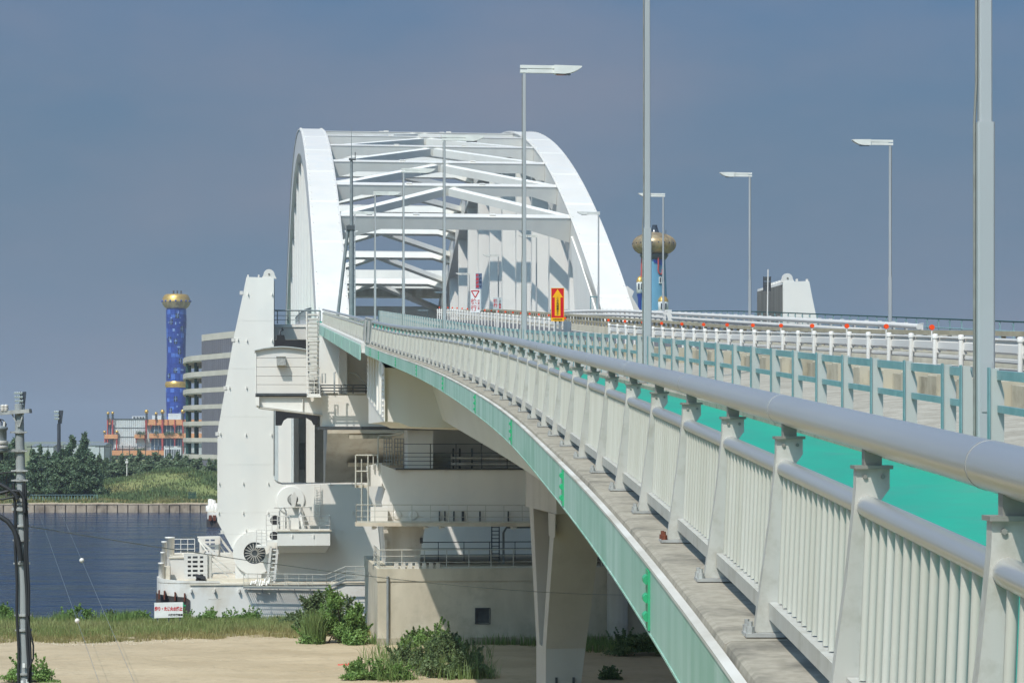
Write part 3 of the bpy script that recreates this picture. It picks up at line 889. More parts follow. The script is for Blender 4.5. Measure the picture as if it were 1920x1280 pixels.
def slow_sign():
    D = 165.0; k = D/FPX; X = (891-HX)*k
    loc = Vector((X, D, path(D)[2]))
    r = thing('slow_sign', 'white banner sign with a red triangle and red characters beside the guard rail', 'sign', tuple(loc))
    z1 = ZC+(HY-542.5)*k-loc.z; z0 = ZC+(HY-586)*k-loc.z
    lpart('post', MB().tube((.22, .06, 0), (.22, .06, ZC+(HY-500)*k-loc.z), .05, 8), M['cleanwhite'], r)
    lpart('board', MB().box(-.33, .33, -.02, .009, z0, z1), M['signwhite'], r)
    lpart('wing_board', MB().box(.331, .42, -.02, .009, z0+.1, z1), M['signgrey'], r)
    t3 = MB(); R = .27; zc = z1-.32
    for a, b in (((-.27, .22), (.27, .22)), ((.27, .22), (0, -.26)), ((0, -.26), (-.27, .22))):
        t3.bar((a[0], -.026, zc+a[1]), (b[0], -.026, zc+b[1]), .008, .075, up=(0, 1, 0) if False else (a[1]-b[1], 0, b[0]-a[0]))
    lpart('triangle', t3, M['redtext'], r)
    letters('徐行', .43, M['redtext'], r, (-.10, -.024, z0+.52), vertical=True, bold=.006, step=1.05)
    letters('段差注意', .17, M['redtext'], r, (.24, -.024, z0+.55), vertical=True, bold=.0)
    # twin boards above, seen edge to edge on the same post
    r2 = thing('twin_board_sign', 'narrow dark and red worded board on top of the pole over the white triangle sign', 'sign', (loc.x+.22, D, loc.z))
    za = ZC+(HY-541.5)*k-loc.z; zb = ZC+(HY-512.5)*k-loc.z
    lpart('board', MB().box(-.19, .26, -.04, -.012, za, zb), M['signblue'], r2)
    letters('段差減速', .23, M['redtext'], r2, (-.07, -.045, (za+zb)/2), vertical=True, bold=.006, step=1.1)
    letters('速度落せ', .23, M['bluetext'], r2, (.15, -.045, (za+zb)/2), vertical=True, bold=.008, step=1.1)
    D2 = 150.0; k = D2/FPX
    l2 = Vector(((933-HX)*k, D2, path(D2)[2]))
    r3 = thing('small_slow_sign', 'small grey board with red and black characters between the triangle sign and the red sign', 'sign', tuple(l2))
    z1 = ZC+(HY-558)*k-l2.z; z0 = ZC+(HY-579.5)*k-l2.z
    lpart('post', MB().tube((-.04, .05, 0), (-.04, .05, z1-.1), .04, 8), M['cleanwhite'], r3)
    lpart('board', MB().box(-.28, .29, -.02, .009, z0, z1), M['signgrey'], r3)
    letters('徐行', .26, M['redtext'], r3, (-.14, -.024, (z0+z1)/2), vertical=True, bold=.005)
    letters('この先', .15, M['blacktext'], r3, (.15, -.024, z1-.24), vertical=True, bold=.002)
    letters('段差', .15, M['redtext'], r3, (.15, -.024, z0+.18), vertical=True, bold=.003)
slow_sign()
def signal_board():
    # slim framed board on a white pole, right side
    D = 150.0; k = D/FPX
    loc = Vector(((1438.5-HX)*k, D, path(D)[2]))
    r = thing('framed_board', 'small dark slatted board on a thin white pole in front of the right tower fin', 'sign', tuple(loc))
    lpart('pole', MB().tube((.0, 0, 0), (.06, 0, ZC+(HY-505)*k-loc.z), .045, 8), M['cleanwhite'], r)
    z0 = ZC+(HY-546)*k-loc.z; z1 = ZC+(HY-518)*k-loc.z; h = (z1-z0)/3
    for i in range(3):
        lpart('panel', MB().box(-.22, .22, .06, .09, z0+h*i+.02, z0+h*(i+1)-.02), M['dark'], r)
    lpart('frame', MB().box(-.25, -.221, .055, .095, z0, z1).box(.221, .25, .055, .095, z0, z1).box(-.22, .22, .05, .059, z0+h-.018, z0+h+.018), M['black'], r)
signal_board()
# tall mast with a strut, beside the left arch foot
def mast():
    D = 188.0; k = D/FPX
    v, _ = F(188, 659, 590)
    loc = B(188, v, P(188)[2]+.1)
    r = thing('steel_mast', 'tall blue grey steel mast with a leaning strut in front of the left arch foot', 'mast', tuple(loc))
    def z(y): return ZC+(HY-y)*k-loc.z
    lpart('shaft', MB().tube((0, 0, 0), (0, 0, z(428)), .2, 10).tube((0, 0, z(428)+.001), (0, 0, z(300)), .15, 10, .11), M['midgrey'], r)
    lpart('strut', MB().tube(((632-659)*k, 0, 0), ((653-659)*k, 0, z(425)), .14, 8), M['midgrey'], r)
    lpart('clamp', MB().box(-.4, .25, -.25, .25, z(432), z(424)), M['dark'], r)
    lpart('platform', MB().box(-.2, .35, -.2, .2, z(301), z(299)).tube((.3, 0, z(300)), (.3, 0, z(286)), .03, 6).tube((-.2, 0, z(298)), (.35, 0, z(297)), .03, 6), M['dark'], r)
    lpart('whip_antenna', MB().tube((0, 0, z(299)), (0, 0, z(238)), .035, 5, .012), M['midgrey'], r)
    for j in range(14):
        lpart('rung', MB().box(-.3, .3, -.02, .02, z(560)+j*.45, z(560)+j*.45+.035), M['dark'], r)
mast()
# ------------------------------------------------------------------ helpers for railings on platforms
def handrails(pts, parent, mt, h=1.1, rails=3, step=1.6, r=.03, name='railing', toe=True):
    """tubular railing along a polyline of world points; posts + rails in one part per run"""
    mb = MB()
    for a, b in zip(pts[:-1], pts[1:]):
        a = Vector(a); b = Vector(b); L = (b-a).length; n = max(1, int(round(L/step)))
        for i in range(n+1):
            p = a.lerp(b, i/n)
            mb.tube(p, p+Vector((0, 0, h)), r, 5)
        for k in range(rails):
            z = Vector((0, 0, h*(k+1)/rails))
            mb.tube(a+z, b+z, r*(1.1 if k == rails-1 else .8), 5)
        if toe: mb.bar(a+Vector((0, 0, .06)), b+Vector((0, 0, .06)), .02, .12)
    return part(name, mb, mt, parent)
def up(u, *pts): return [F(u, x, y) for x, y in pts]

# ------------------------------------------------------------------ transition span between joint and floating bridge
def transition():
    t = thing('transition_span', 'short span past the joint with a pale green edge beam and white end girders', 'bridge span', tuple(P(150)))
    Ds = arange(116.5, 191, 3)
    part('deck_slab', MB().sweep([(-.36, -.5), (3.0, -.74), (36.9, -.74), (36.9, -.301), (-.36, -.301)], Ds), M['white'], t)
    part('kerb', MB().sweep([(-.38, -.30), (.198, -.30), (.198, 0), (-.36, 0)], Ds), M['cleanwhite'], t)
    part('edge_beam', MB().sweep([(-.45, -.12), (-.45, -.86), (-.39, -.86), (-.39, -.12)], Ds), M['fascia'], t)
    part('inner_kerb', MB().sweep([(3.551, -.30, 1), (3.949, -.30, 1), (3.949, 0, 1), (3.551, 0, 1)], Ds), M['conc'], t)
    part('box_girder', MB().sweep([(3.4, -3.6), (33, -3.6), (33, -.741), (3.4, -.741)], Ds), M['white'], t)
    for D in (128, 140, 152, 164, 176, 186):
        part('splice_plate', MB().sweep([(-.47, -.16), (-.47, -.82), (-.451, -.82), (-.451, -.16)], [D-.12, D+.12]), M['fascia'], t)
    # upper diaphragm seen from the front, lit at its left
    u = 179.0
    part('diaphragm', MB().upr(up(u, (597, 632), (600, 736), (1000, 736), (1000, 632)), u, u+3), M['white'], t)
    part('corbel', MB().upr(up(u-2.2, (636, 655), (636, 738), (651, 738), (651, 655)), u-2.2, u-.01), M['dirtywhite'], t)
    # white framed box at the joint
    v0, z0 = F(131, 693, 697); v1, z1 = F(131, 717, 622)
    f = MB()
    f.ubox(131, 132, v0-.03, v0+.07, z0-.2, z1).ubox(131, 132, v0+.07, v1, z1-.1, z1).ubox(131, 132, v1-.001, v1+.08, z0-.4, z1)
    part('hatch_frame', f, M['cleanwhite'], t)
    part('hatch', MB().ubox(131.3, 131.5, v0+.071, v1-.002, z0-.1, z1-.101), M['dirtywhite'], t)
    v0, z0 = F(126, 723, 697); v1, z1 = F(126, 758, 640)
    part('bearing_cabinet', MB().ubox(124.5, 126, v0-.4, v1, z0-.25, z1+.2), M['midgrey'], t)
transition()

# ------------------------------------------------------------------ pier at the end of the transition span
def end_pier():
    t = thing('transition_pier', 'white stepped pier cap and neck with walkways rising from the concrete footing', 'pier', tuple(B(178, 12, Z_(168.5, 1065))))
    u = 174.0
    part('upper_beam', MB().upr(up(u, (604, 741), (604, 799), (1000, 801), (1000, 741)), u, u+5), M['white'], t)
    part('beam_flange', MB().upr(up(u-.4, (598, 799.5), (598, 805), (1000, 806), (1000, 799.5)), u-.4, u+5.4), M['dark'], t)
    part('web_post', MB().upr(up(u+.3, (764, 806.5), (764, 880), (812, 880), (812, 806.5)), u+.3, u+4), M['white'], t)
    part('back_wall', MB().upr(up(u+7, (762, 806), (762, 882), (1200, 882), (1200, 806)), u+7, u+8), M['white'], t)
    u = 172.5
    cap = up(u, (716, 871), (742, 880), (1180, 880), (1180, 983), (723, 983), (716, 942), (723, 917), (716, 905))
    part('pier_cap', MB().upr(cap, u, u+10), M['white'], t)
    part('cap_trim', MB().upr(up(u-.15, (742, 877.5), (742, 880.5), (1180, 880.5), (1180, 877.5)), u-.15, u-.01), M['dark'], t)
    part('bracket', MB().upr(up(u+.2, (690, 874), (716, 868), (716, 911), (693, 911)), u+.2, u+3), M['white'], t)
    part('neck', MB().upr(up(u+1, (718, 984), (797, 984), (788, 1040), (788, 1062), (724, 1062), (724, 1040)), u+1, u+9), M['dirtywhite'], t)
    part('neck', MB().upr(up(u+1, (1148, 984), (1227, 984), (1218, 1040), (1218, 1062), (1154, 1062), (1154, 1040)), u+1, u+9), M['dirtywhite'], t)
    part('neck_light', MB().upr(up(u+.6, (722, 1012), (722, 1026), (726, 1026), (726, 1012)), u+.6, u+.99), M['dirtywhite'], t)
    part('neck_light', MB().upr(up(u+.6, (788, 1008), (788, 1018), (793, 1018), (793, 1008)), u+.6, u+.99), M['dark'], t)
    # circular bosses on the cap
    for x in (745, 775):
        c = FB(u-.02, x, 965)
        part('boss', MB().lathe([(.35, 0), (.35, .03), (.27, .05), (.1, .05)], c, 16, -DU), M['white'], t)
    for x in (752, 832, 912):
        part('lug', MB().upr(up(u-.1, (x, 881), (x, 888), (x+2.5, 888), (x+2.5, 881)), u-.1, u-.02), M['white'], t)
    # walkway round the cap
    w = up(u-1.6, (667, 979.5), (667, 986), (1150, 987), (1150, 980.5))
    part('walkway_floor', MB().upr(w, u-1.6, u-.01), M['deckpaint'], t)
    for x in (698, 720, 795, 825, 960):
        part('walkway_bracket', MB().upr(up(u-1.3, (x, 986.5), (x, 992), (x+5, 992), (x+10, 988)), u-1.3, u-.2), M['white'], t)
    a = FB(u-1.55, 668, 979.3); b = FB(u-1.55, 1150, 980.3); c = FB(u+.8, 668, 979.3)
    handrails([c, a], t, M['rod'], 1.3, 4, .9, .028)
    handrails([a, b], t, M['rod'], 1.3, 3, 1.35, .028)
    part('cabinet', MB().upr(up(u-.7, (695, 950), (695, 979.2), (727, 979.2), (727, 950)), u-.7, u-.2), M['white'], t)
    part('walkway_floor', MB().upr(up(u+.2, (667, 909), (667, 914), (690, 914), (690, 909)), u+.2, u+2), M['deckpaint'], t)
    part('ladder_cage', MB().tube(FB(u, 678, 979), FB(u, 678, 860), .05, 5).tube(FB(u, 667, 914), FB(u, 667, 853), .06, 5).tube(FB(u, 667, 853), FB(u, 710, 853), .06, 5).tube(FB(u, 667, 883), FB(u, 690, 883), .06, 5).tube(FB(u, 690, 853), FB(u, 690, 980), .06, 5)
         .tube(FB(u, 700, 853), FB(u, 700, 880), .05, 5).tube(FB(u, 708, 853), FB(u, 708, 882), .05, 5), M['rod'], t)
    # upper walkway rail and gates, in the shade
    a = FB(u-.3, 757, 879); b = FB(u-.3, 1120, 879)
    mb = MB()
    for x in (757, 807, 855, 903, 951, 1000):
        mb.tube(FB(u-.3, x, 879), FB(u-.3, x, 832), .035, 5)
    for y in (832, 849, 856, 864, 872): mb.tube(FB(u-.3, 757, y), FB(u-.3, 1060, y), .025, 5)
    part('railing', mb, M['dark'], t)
    for x0, x1, uu in ((720, 735, u-1.4), (740, 757, u-.6)):
        g = MB()
        for i in range(4): g.tube(FB(uu, x0+(x1-x0)*i/3, 872), FB(uu, x0+(x1-x0)*i/3, 822), .03, 5)
        for i in range(7): g.tube(FB(uu, x0, 822+i*8), FB(uu, x1, 822+i*8), .028, 5)
        part('gate', g, M['midgrey'], t)
    part('hoop', MB().path([FB(u-1.4, 709, 880), FB(u-1.4, 709, 820), FB(u-1.4, 712, 816), FB(u-1.4, 750, 816), FB(u-1.4, 754, 812)], .05, 6), M['rod'], t)
    part('cabinet', MB().upr(up(u+3, (768, 850), (768, 880), (845, 880), (845, 850)), u+3, u+4), M['midgrey'], t)
    part('pipe', MB().tube(FB(u+2, 846, 858), FB(u+2, 1060, 862), .12, 6).tube(FB(u+2, 846, 870), FB(u+2, 1060, 872), .12, 6), M['dirtywhite'], t)
    for x in (850, 862, 885): part('pipe_support', MB().tube(FB(u+2.2, x, 880), FB(u+2.2, x, 840), .07, 6), M['dark'], t)
    # walkway between the two lower levels: ladder and pipes
    lad = MB()
    for x in (922, 936): lad.tube(FB(u+3, x, 1062), FB(u+3, x, 984), .045, 5)
    for i in range(11): lad.tube(FB(u+3, 922, 988+i*7), FB(u+3, 936, 988+i*7), .03, 5)
    part('ladder', lad, M['dark'], t)
    part('pipe', MB().path([FB(u+2.6, 944, 1062), FB(u+2.6, 944, 998), FB(u+2.6, 950, 988), FB(u+2.6, 1000, 987)], .09, 8), M['midgrey'], t)
    for x in (824, 834, 851, 867, 869, 900, 953): part('pipe_support', MB().tube(FB(u-.2, x, 979), FB(u-.2, x, 957), .06, 5), M['dark'], t)
end_pier()

def footing():
    u = 168.5
    pts = up(u, (708, 1066), (708, 1216), (1420, 1216), (1420, 1066))
    v0, zt = pts[0]; v1, zb = pts[2]
    t = thing('concrete_footing', 'big pale concrete block under the pier with a small square opening', 'footing', tuple(B(u+9, (v0+v1)/2, zb)))
    zb -= 1.5
    w0, zw = F(u, 892, 1168); w1, zw1 = F(u, 918, 1140)
    # front wall cut round the opening, as four butted blocks behind one face
    mb = MB()
    def blk(a, b, c, d): mb.ubox(u, u+.6, a, b, c, d)
    blk(v0, w0, zb, zt-.9); blk(w1, v1, zb, zt-.9); blk(w0, w1, zb, zw); blk(w0, w1, zw1, zt-.9)
    part('front_wall', mb, M['concwall'], t)
    part('body', MB().ubox(u+.601, u+19, v0, v1, zb, zt-.9), M['concwall'], t)
    part('coping', MB().ubox(u-.06, u+19.1, v0-.05, v1, zt-.899, zt), M['concwall'], t)
    part('shutter', MB().ubox(u+.3, u+.36, w0+.002, w1-.002, zw+.002, zw1-.002), M['dark'], t)
    part('frame', MB().ubox(u-.04, u-.001, w0-.06, w0, zw-.06, zw1+.06).ubox(u-.04, u-.001, w1, w1+.06, zw-.06, zw1+.06).ubox(u-.04, u-.001, w0, w1, zw1, zw1+.06).ubox(u-.04, u-.001, w0, w1, zw-.06, zw), M['dark'], t)
    p = B(u-.12, F(u, 727, 1100)[0], 0)
    part('downpipe', MB().tube((p.x, p.y, zb), (p.x, p.y, Z_(u, 1080)), .10, 10), M['midgrey'], t)
    part('plinth', MB().ubox(u-.09, u-.001, v0-.08, v1, zb, Z_(u, 1196)), M['concblock'], t)
    a = B(u+.15, v0+.15, zt); b = B(u+.15, v1-.2, zt); c = B(u+8, v0+.15, zt)
    handrails([c, a], t, M['rod'], 1.35, 3, 1.5, .03)
    handrails([a, b], t, M['rod'], 1.35, 3, 1.62, .032)
    d = B(u+10, v0+3.2, zt); e = B(u+10, v1-1, zt)
    handrails([d, e], t, M['dark'], 1.45, 3, 1.9, .03, toe=False)
    for k in range(7):
        part('vent_slot', MB().ubox(u+.0, u+.2, v0+1.2+k*.5, v0+1.5+k*.5, zt+.001, zt+.4), M['dirtywhite'], t)
footing()

# ------------------------------------------------------------------ control house on its bracket
def control_house():
    u = 174.0
    t = thing('control_house', 'small white panelled cabin with a curved roof and a vent hood, on a bracket', 'cabin', tuple(FB(u, 528, 741)))
    D2 = 5.0
    def pnl(y0, y1, top=False):
        pts = [(480.5, y1), (576, y1)]
        if top: pts += [(576, 657), (565, 654.3), (545, 652), (528, 651), (510, 652), (493, 654.3), (480.5, 657)]
        else: pts += [(576, y0), (480.5, y0)]
        return MB().upr(up(u, *pts), u, u+D2)
    ys = [(651, 670.5), (671.1, 687.5), (688.1, 704.5), (705.1, 720.5), (721.1, 737)]
    for i, (a, b) in enumerate(ys): part('wall_panel', pnl(a, b, i == 0), M['cleanwhite'], t)
    roof = [(477.5, 657.5), (493, 654), (510, 651.6), (528, 650.6), (545, 651.6), (565, 654), (579, 657), (579, 655.5), (565, 652.3), (545, 649.8), (528, 648.8), (510, 649.8), (493, 652.3), (477.5, 655.8)]
    part('roof', MB().upr(up(u-.25, *roof), u-.25, u+D2+.2), M['signgrey'], t)
    part('corner_trim', MB().upr(up(u-.05, (478.6, 657), (480.4, 657), (480.4, 741), (478.6, 741)), u-.05, u+.1).upr(up(u-.05, (576.1, 657), (577.6, 657), (577.6, 741), (576.1, 741)), u-.05, u+.1), M['white'], t)
    part('sill', MB().upr(up(u-.1, (479, 737.2), (578, 737.2), (578, 741.5), (479, 741.5)), u-.1, u+D2), M['dark'], t)
    hood = part('vent_hood', MB().upr(up(u-.7, (518.5, 669), (535, 669), (536, 684.5), (519, 684.5)), u-.7, u-.002), M['galv'], t)
    part('hood_lip', MB().upr(up(u-.74, (518, 668), (535.6, 668), (535.6, 669.5), (518, 669.5)), u-.74, u-.02), M['stub'], hood)
    b = thing('cabin_bracket', 'white tapering bracket beam carrying the panelled cabin', 'bracket', tuple(FB(u, 560, 760)))
    part('web', MB().upr(up(u, (481, 743), (604, 743), (604, 776), (488, 762), (481, 762)), u+.2, u+D2-.3), M['white'], b)
    part('flange', MB().upr(up(u-.1, (485, 762.5), (604, 776.5), (604, 778.5), (485, 764.5)), u-.1, u+D2), M['dirtywhite'], b)
    part('stiffener', MB().upr(up(u+.05, (567, 744), (568.5, 744), (568.5, 770), (567, 770)), u+.05, u+.199), M['dirtywhite'], b)
    part('end_block', MB().upr(up(u-.2, (478.5, 744), (486, 744), (486, 761), (478.5, 759)), u-.2, u+.19), M['white'], b)
    # stair ladder by the cabin
    l = thing('stair_tower', 'white ladder stair with rungs rising beside the cabin to the deck', 'stairs', tuple(FB(u-1, 588, 740)))
    mb = MB()
    for x0, x1 in ((575, 577), (598, 595)): mb.tube(FB(u-1, x1, 740), FB(u-1, x0, 584), .07, 5)
    part('stringer', mb, M['cleanwhite'], l)
    for i in range(19):
        y = 588+i*8
        part('tread', MB().upr(up(u-1.2, (577.5, y+3), (595.5, y+3), (595.5, y), (577.5, y)), u-1.2, u-.4), M['dirtywhite'], l)
    handrails([FB(u-1.6, 579, 741), FB(u-1.6, 600, 741)], l, M['cleanwhite'], 1.4, 3, .4, .03)
    part('landing', MB().upr(up(u-1.7, (576, 741), (602, 741), (602, 744.5), (576, 744.5)), u-1.7, u-.05), M['white'], l)
    part('cage_hoop', MB().path([FB(u-1.8, 577, 690), FB(u-2.4, 588, 690), FB(u-1.8, 599, 690)], .05, 5).path([FB(u-1.8, 577, 640), FB(u-2.4, 588, 640), FB(u-1.8, 599, 640)], .05, 5), M['dirtywhite'], l)
    # pipe railing behind, in front of the diaphragm
    q = thing('inspection_railing', 'grey pipe railing along the ledge right of the cabin', 'railing', tuple(FB(u-1, 640, 735)))
    mb = MB()
    for y in (722, 727, 733): mb.tube(FB(u-1.4, 600, y), FB(u-1.4, 690, y), .05, 5)
    for x in (601, 627, 640, 662, 686): mb.tube(FB(u-1.4, x, 738), FB(u-1.4, x, 721), .045, 5)
    part('rails', mb, M['dark'], q)
    part('standpipe', MB().path([FB(u-1.4, 627, 735), FB(u-1.4, 627, 698), FB(u-1.4, 630, 698)], .06, 6).path([FB(u-1.4, 655, 699), FB(u-1.4, 668, 700), FB(u-1.4, 687, 722)], .06, 6).path([FB(u-1.4, 604, 718), FB(u-1.4, 604, 700), FB(u-1.4, 610, 700), FB(u-1.4, 610, 718)], .04, 5), M['midgrey'], q)
    # black rubber fenders
    u2 = 203.0
    f = thing('rubber_fender', 'black rubber fender block below the cabin bracket, arched underneath', 'fender', tuple(FB(u2, 545, 785)))
    part('pad', MB().upr(up(u2, (517, 770), (596, 770), (596, 796), (590, 796), (586, 788), (577, 783), (540, 783), (532, 788), (528, 797), (517, 797)), u2, u2+4), M['black'], f)
    f = thing('rubber_fender', 'black rubber fender block above the cabin roof with a small hook', 'fender', tuple(FB(u2, 545, 660)))
    part('pad', MB().upr(up(u2, (515, 637), (519, 637), (519, 628), (533, 628), (535, 637), (577, 637), (577, 662), (515, 662)), u2, u2+4), M['black'], f)
    part('hook', MB().path([FB(u2+1, 525, 628), FB(u2+1, 525, 621), FB(u2+1, 530, 618), FB(u2+1, 528, 615)], .1, 6), M['dark'], f)
control_house()

# ------------------------------------------------------------------ tower frame of the pontoon (two fins joined low)
UF = 212.0
def tower_frame():
    vc = 25.3
    left = up(UF, (462, 519), (456.5, 547), (438, 634), (423, 723), (408, 809), (407.5, 860), (407.5, 977), (417, 995), (441, 1038), (441, 1130))
    inner = up(UF, (513.5, 521), (513, 892), (515, 900), (520, 905), (530, 908.5))
    t = thing('tower_frame', 'giant white U shaped steel frame with two tapering fins on the near pontoon', 'tower', tuple(B(UF+5, vc, 6)))
    mir = lambda p: (2*vc-p[0], p[1])
    th = 11.0
    body_z = inner[-1][1]
    lf = left+[(inner[-1][0], left[-1][1])]+inner[::-1]
    part('fin', MB().upr(lf, UF, UF+th), M['white'], t)
    part('fin', MB().upr([mir(p) for p in lf][::-1], UF, UF+th), M['white'], t)
    part('body', MB().ubox(UF+.003, UF+th, inner[-1][0]+.002, mir(inner[-1])[0]-.002, left[-1][1], body_z), M['white'], t)
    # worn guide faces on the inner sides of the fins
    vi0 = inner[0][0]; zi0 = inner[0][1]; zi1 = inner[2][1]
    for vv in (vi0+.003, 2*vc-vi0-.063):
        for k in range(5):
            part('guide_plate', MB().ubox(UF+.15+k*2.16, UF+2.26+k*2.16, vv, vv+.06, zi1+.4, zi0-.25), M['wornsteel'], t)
    for sgn in (0, 1):
        c = F(UF, 504.5, 517)
        c = mir(c) if sgn else c
        r_ = .5
        pts = [(c[0]+r_*1.35, c[1]-.25), (c[0]+r_*1.0, c[1]+.1)]+[(c[0]+r_*cos(a), c[1]+.1+r_*sin(a)) for a in [pi*i/8 for i in range(1, 8)]]+[(c[0]-r_, c[1]+.1), (c[0]-r_*1.35, c[1]-.25)]
        lug = part('lifting_lug', MB().upr(pts, UF+.05, UF+.35), M['cleanwhite'], t)
        part('eye', MB().tube(B(UF-.0, c[0], c[1]+.15), B(UF+.049, c[0], c[1]+.15), .09, 10), M['stub'], lug)
        # small lugs along the top
        for k in range(8):
            zt = left[0][1]
            vv = c[0]+(.1 if sgn else -.1)
            part('top_cleat', MB().ubox(UF+1.2+k*1.2, UF+1.6+k*1.2, vv-.12, vv+.12, zt-.02, zt+.28), M['cleanwhite'], t)
        for x in (465, 485):
            q = F(UF, x, 519); q = mir(q) if sgn else q
            part('top_cleat', MB().ubox(UF+.1, UF+.5, q[0]-.07, q[0]+.07, q[1]-.02, q[1]+.2), M['cleanwhite'], t)
    # lifting eyes on the face
    eyes = [(465, 551), (510, 551), (446, 636), (463, 638), (510, 638), (430, 726), (462, 726), (413, 812), (461, 814), (509, 814), (411, 905), (456, 905), (503, 905), (410, 960), (456, 960), (503, 960), (461, 993), (502, 960), (620, 906), (660, 906), (640, 995), (660, 960)]
    for x, y in eyes:
        q = F(UF, x, y)
        part('pad_eye', MB().ubox(UF-.17, UF-.004, q[0]-.025, q[0]+.025, q[1]-.11, q[1]+.11), M['white'], t)
    for x, y in ((453, 549), (437.5, 637), (422.5, 727), (407.5, 813), (417, 997)):
        q = F(UF, x, y)
        part('edge_lug', MB().ubox(UF-.05, UF+.3, q[0]-.17, q[0]+.12, q[1]-.16, q[1]+.16), M['cleanwhite'], t)
    # weld seams
    for y in (600, 690, 780, 870, 960, 1000):
        x0 = 458-(y-520)*.17; x0 = max(x0, 409)+1
        a = F(UF, x0, y); b = F(UF, 511 if y < 900 else 690, y)
        part('weld_seam', MB().ubox(UF-.012, UF-.001, a[0], b[0], a[1]-.02, a[1]+.02), M['white'], t)
    # round manhole with grille and ring
    c = FB(UF-.3, 477.5, 1036); c2 = FB(UF-.02, 477.5, 1036)
    ring = MB()
    n = 28
    vs = []
    for k in range(n):
        a = 2*pi*k/n
        for r_, d in ((1.95, 0), (1.95, -.25), (.98, -.25), (.98, 0)):
            vs.append(c2+DV*(r_*cos(a))+Vector((0, 0, r_*sin(a)))+DU*d)
    fs = []
    for k in range(n):
        for j in range(4):
            fs.append((k*4+j, k*4+(j+1) % 4, ((k+1) % n)*4+(j+1) % 4, ((k+1) % n)*4+j))
    ring.add(vs, fs)
    part('hawse_ring', ring, M['white'], t)
    part('hawse_plug', MB().lathe([(.975, 0), (.975, .1)], c2, 24, -DU), M['dark'], t)
    sp = MB()
    for k in range(18):
        a = 2*pi*k/18
        p = c2-DU*.16+DV*(.25*cos(a))+Vector((0, 0, .25*sin(a))); q = c2-DU*.16+DV*(.9*cos(a))+Vector((0, 0, .9*sin(a)))
        sp.bar(p, q, .05, .05, up=DU)
    part('grille', sp, M['dirtywhite'], t)
    # column below ring
    a = F(UF-.25, 460, 1046); b = F(UF-.25, 490, 1125)
    part('leg_plate', MB().ubox(UF-.25, UF-.003, a[0], b[0], b[1], a[1]-1.0), M['white'], t)
    # half disc plates behind the mooring arm
    c = FB(UF-.02, 545, 937)
    part('disc_plate', MB().lathe([(1.28, 0), (1.28, .09), (1.2, .1), (.1, .1)], c, 28, -DU), M['white'], t)
    c = FB(UF-.12, 543, 925)
    for k in range(2):
        c = FB(UF-.02, 553 if k == 0 else 500, 904)
    # ladder to the top
    lad = MB()
    for x in (590, 600): lad.tube(FB(UF-.3, x, 970), FB(UF-.3, x, 908), .04, 5)
    for i in range(12): lad.tube(FB(UF-.3, 590, 912+i*5), FB(UF-.3, 600, 912+i*5), .03, 5)
    part('ladder', lad, M['white'], t)
    return t
tower_frame()

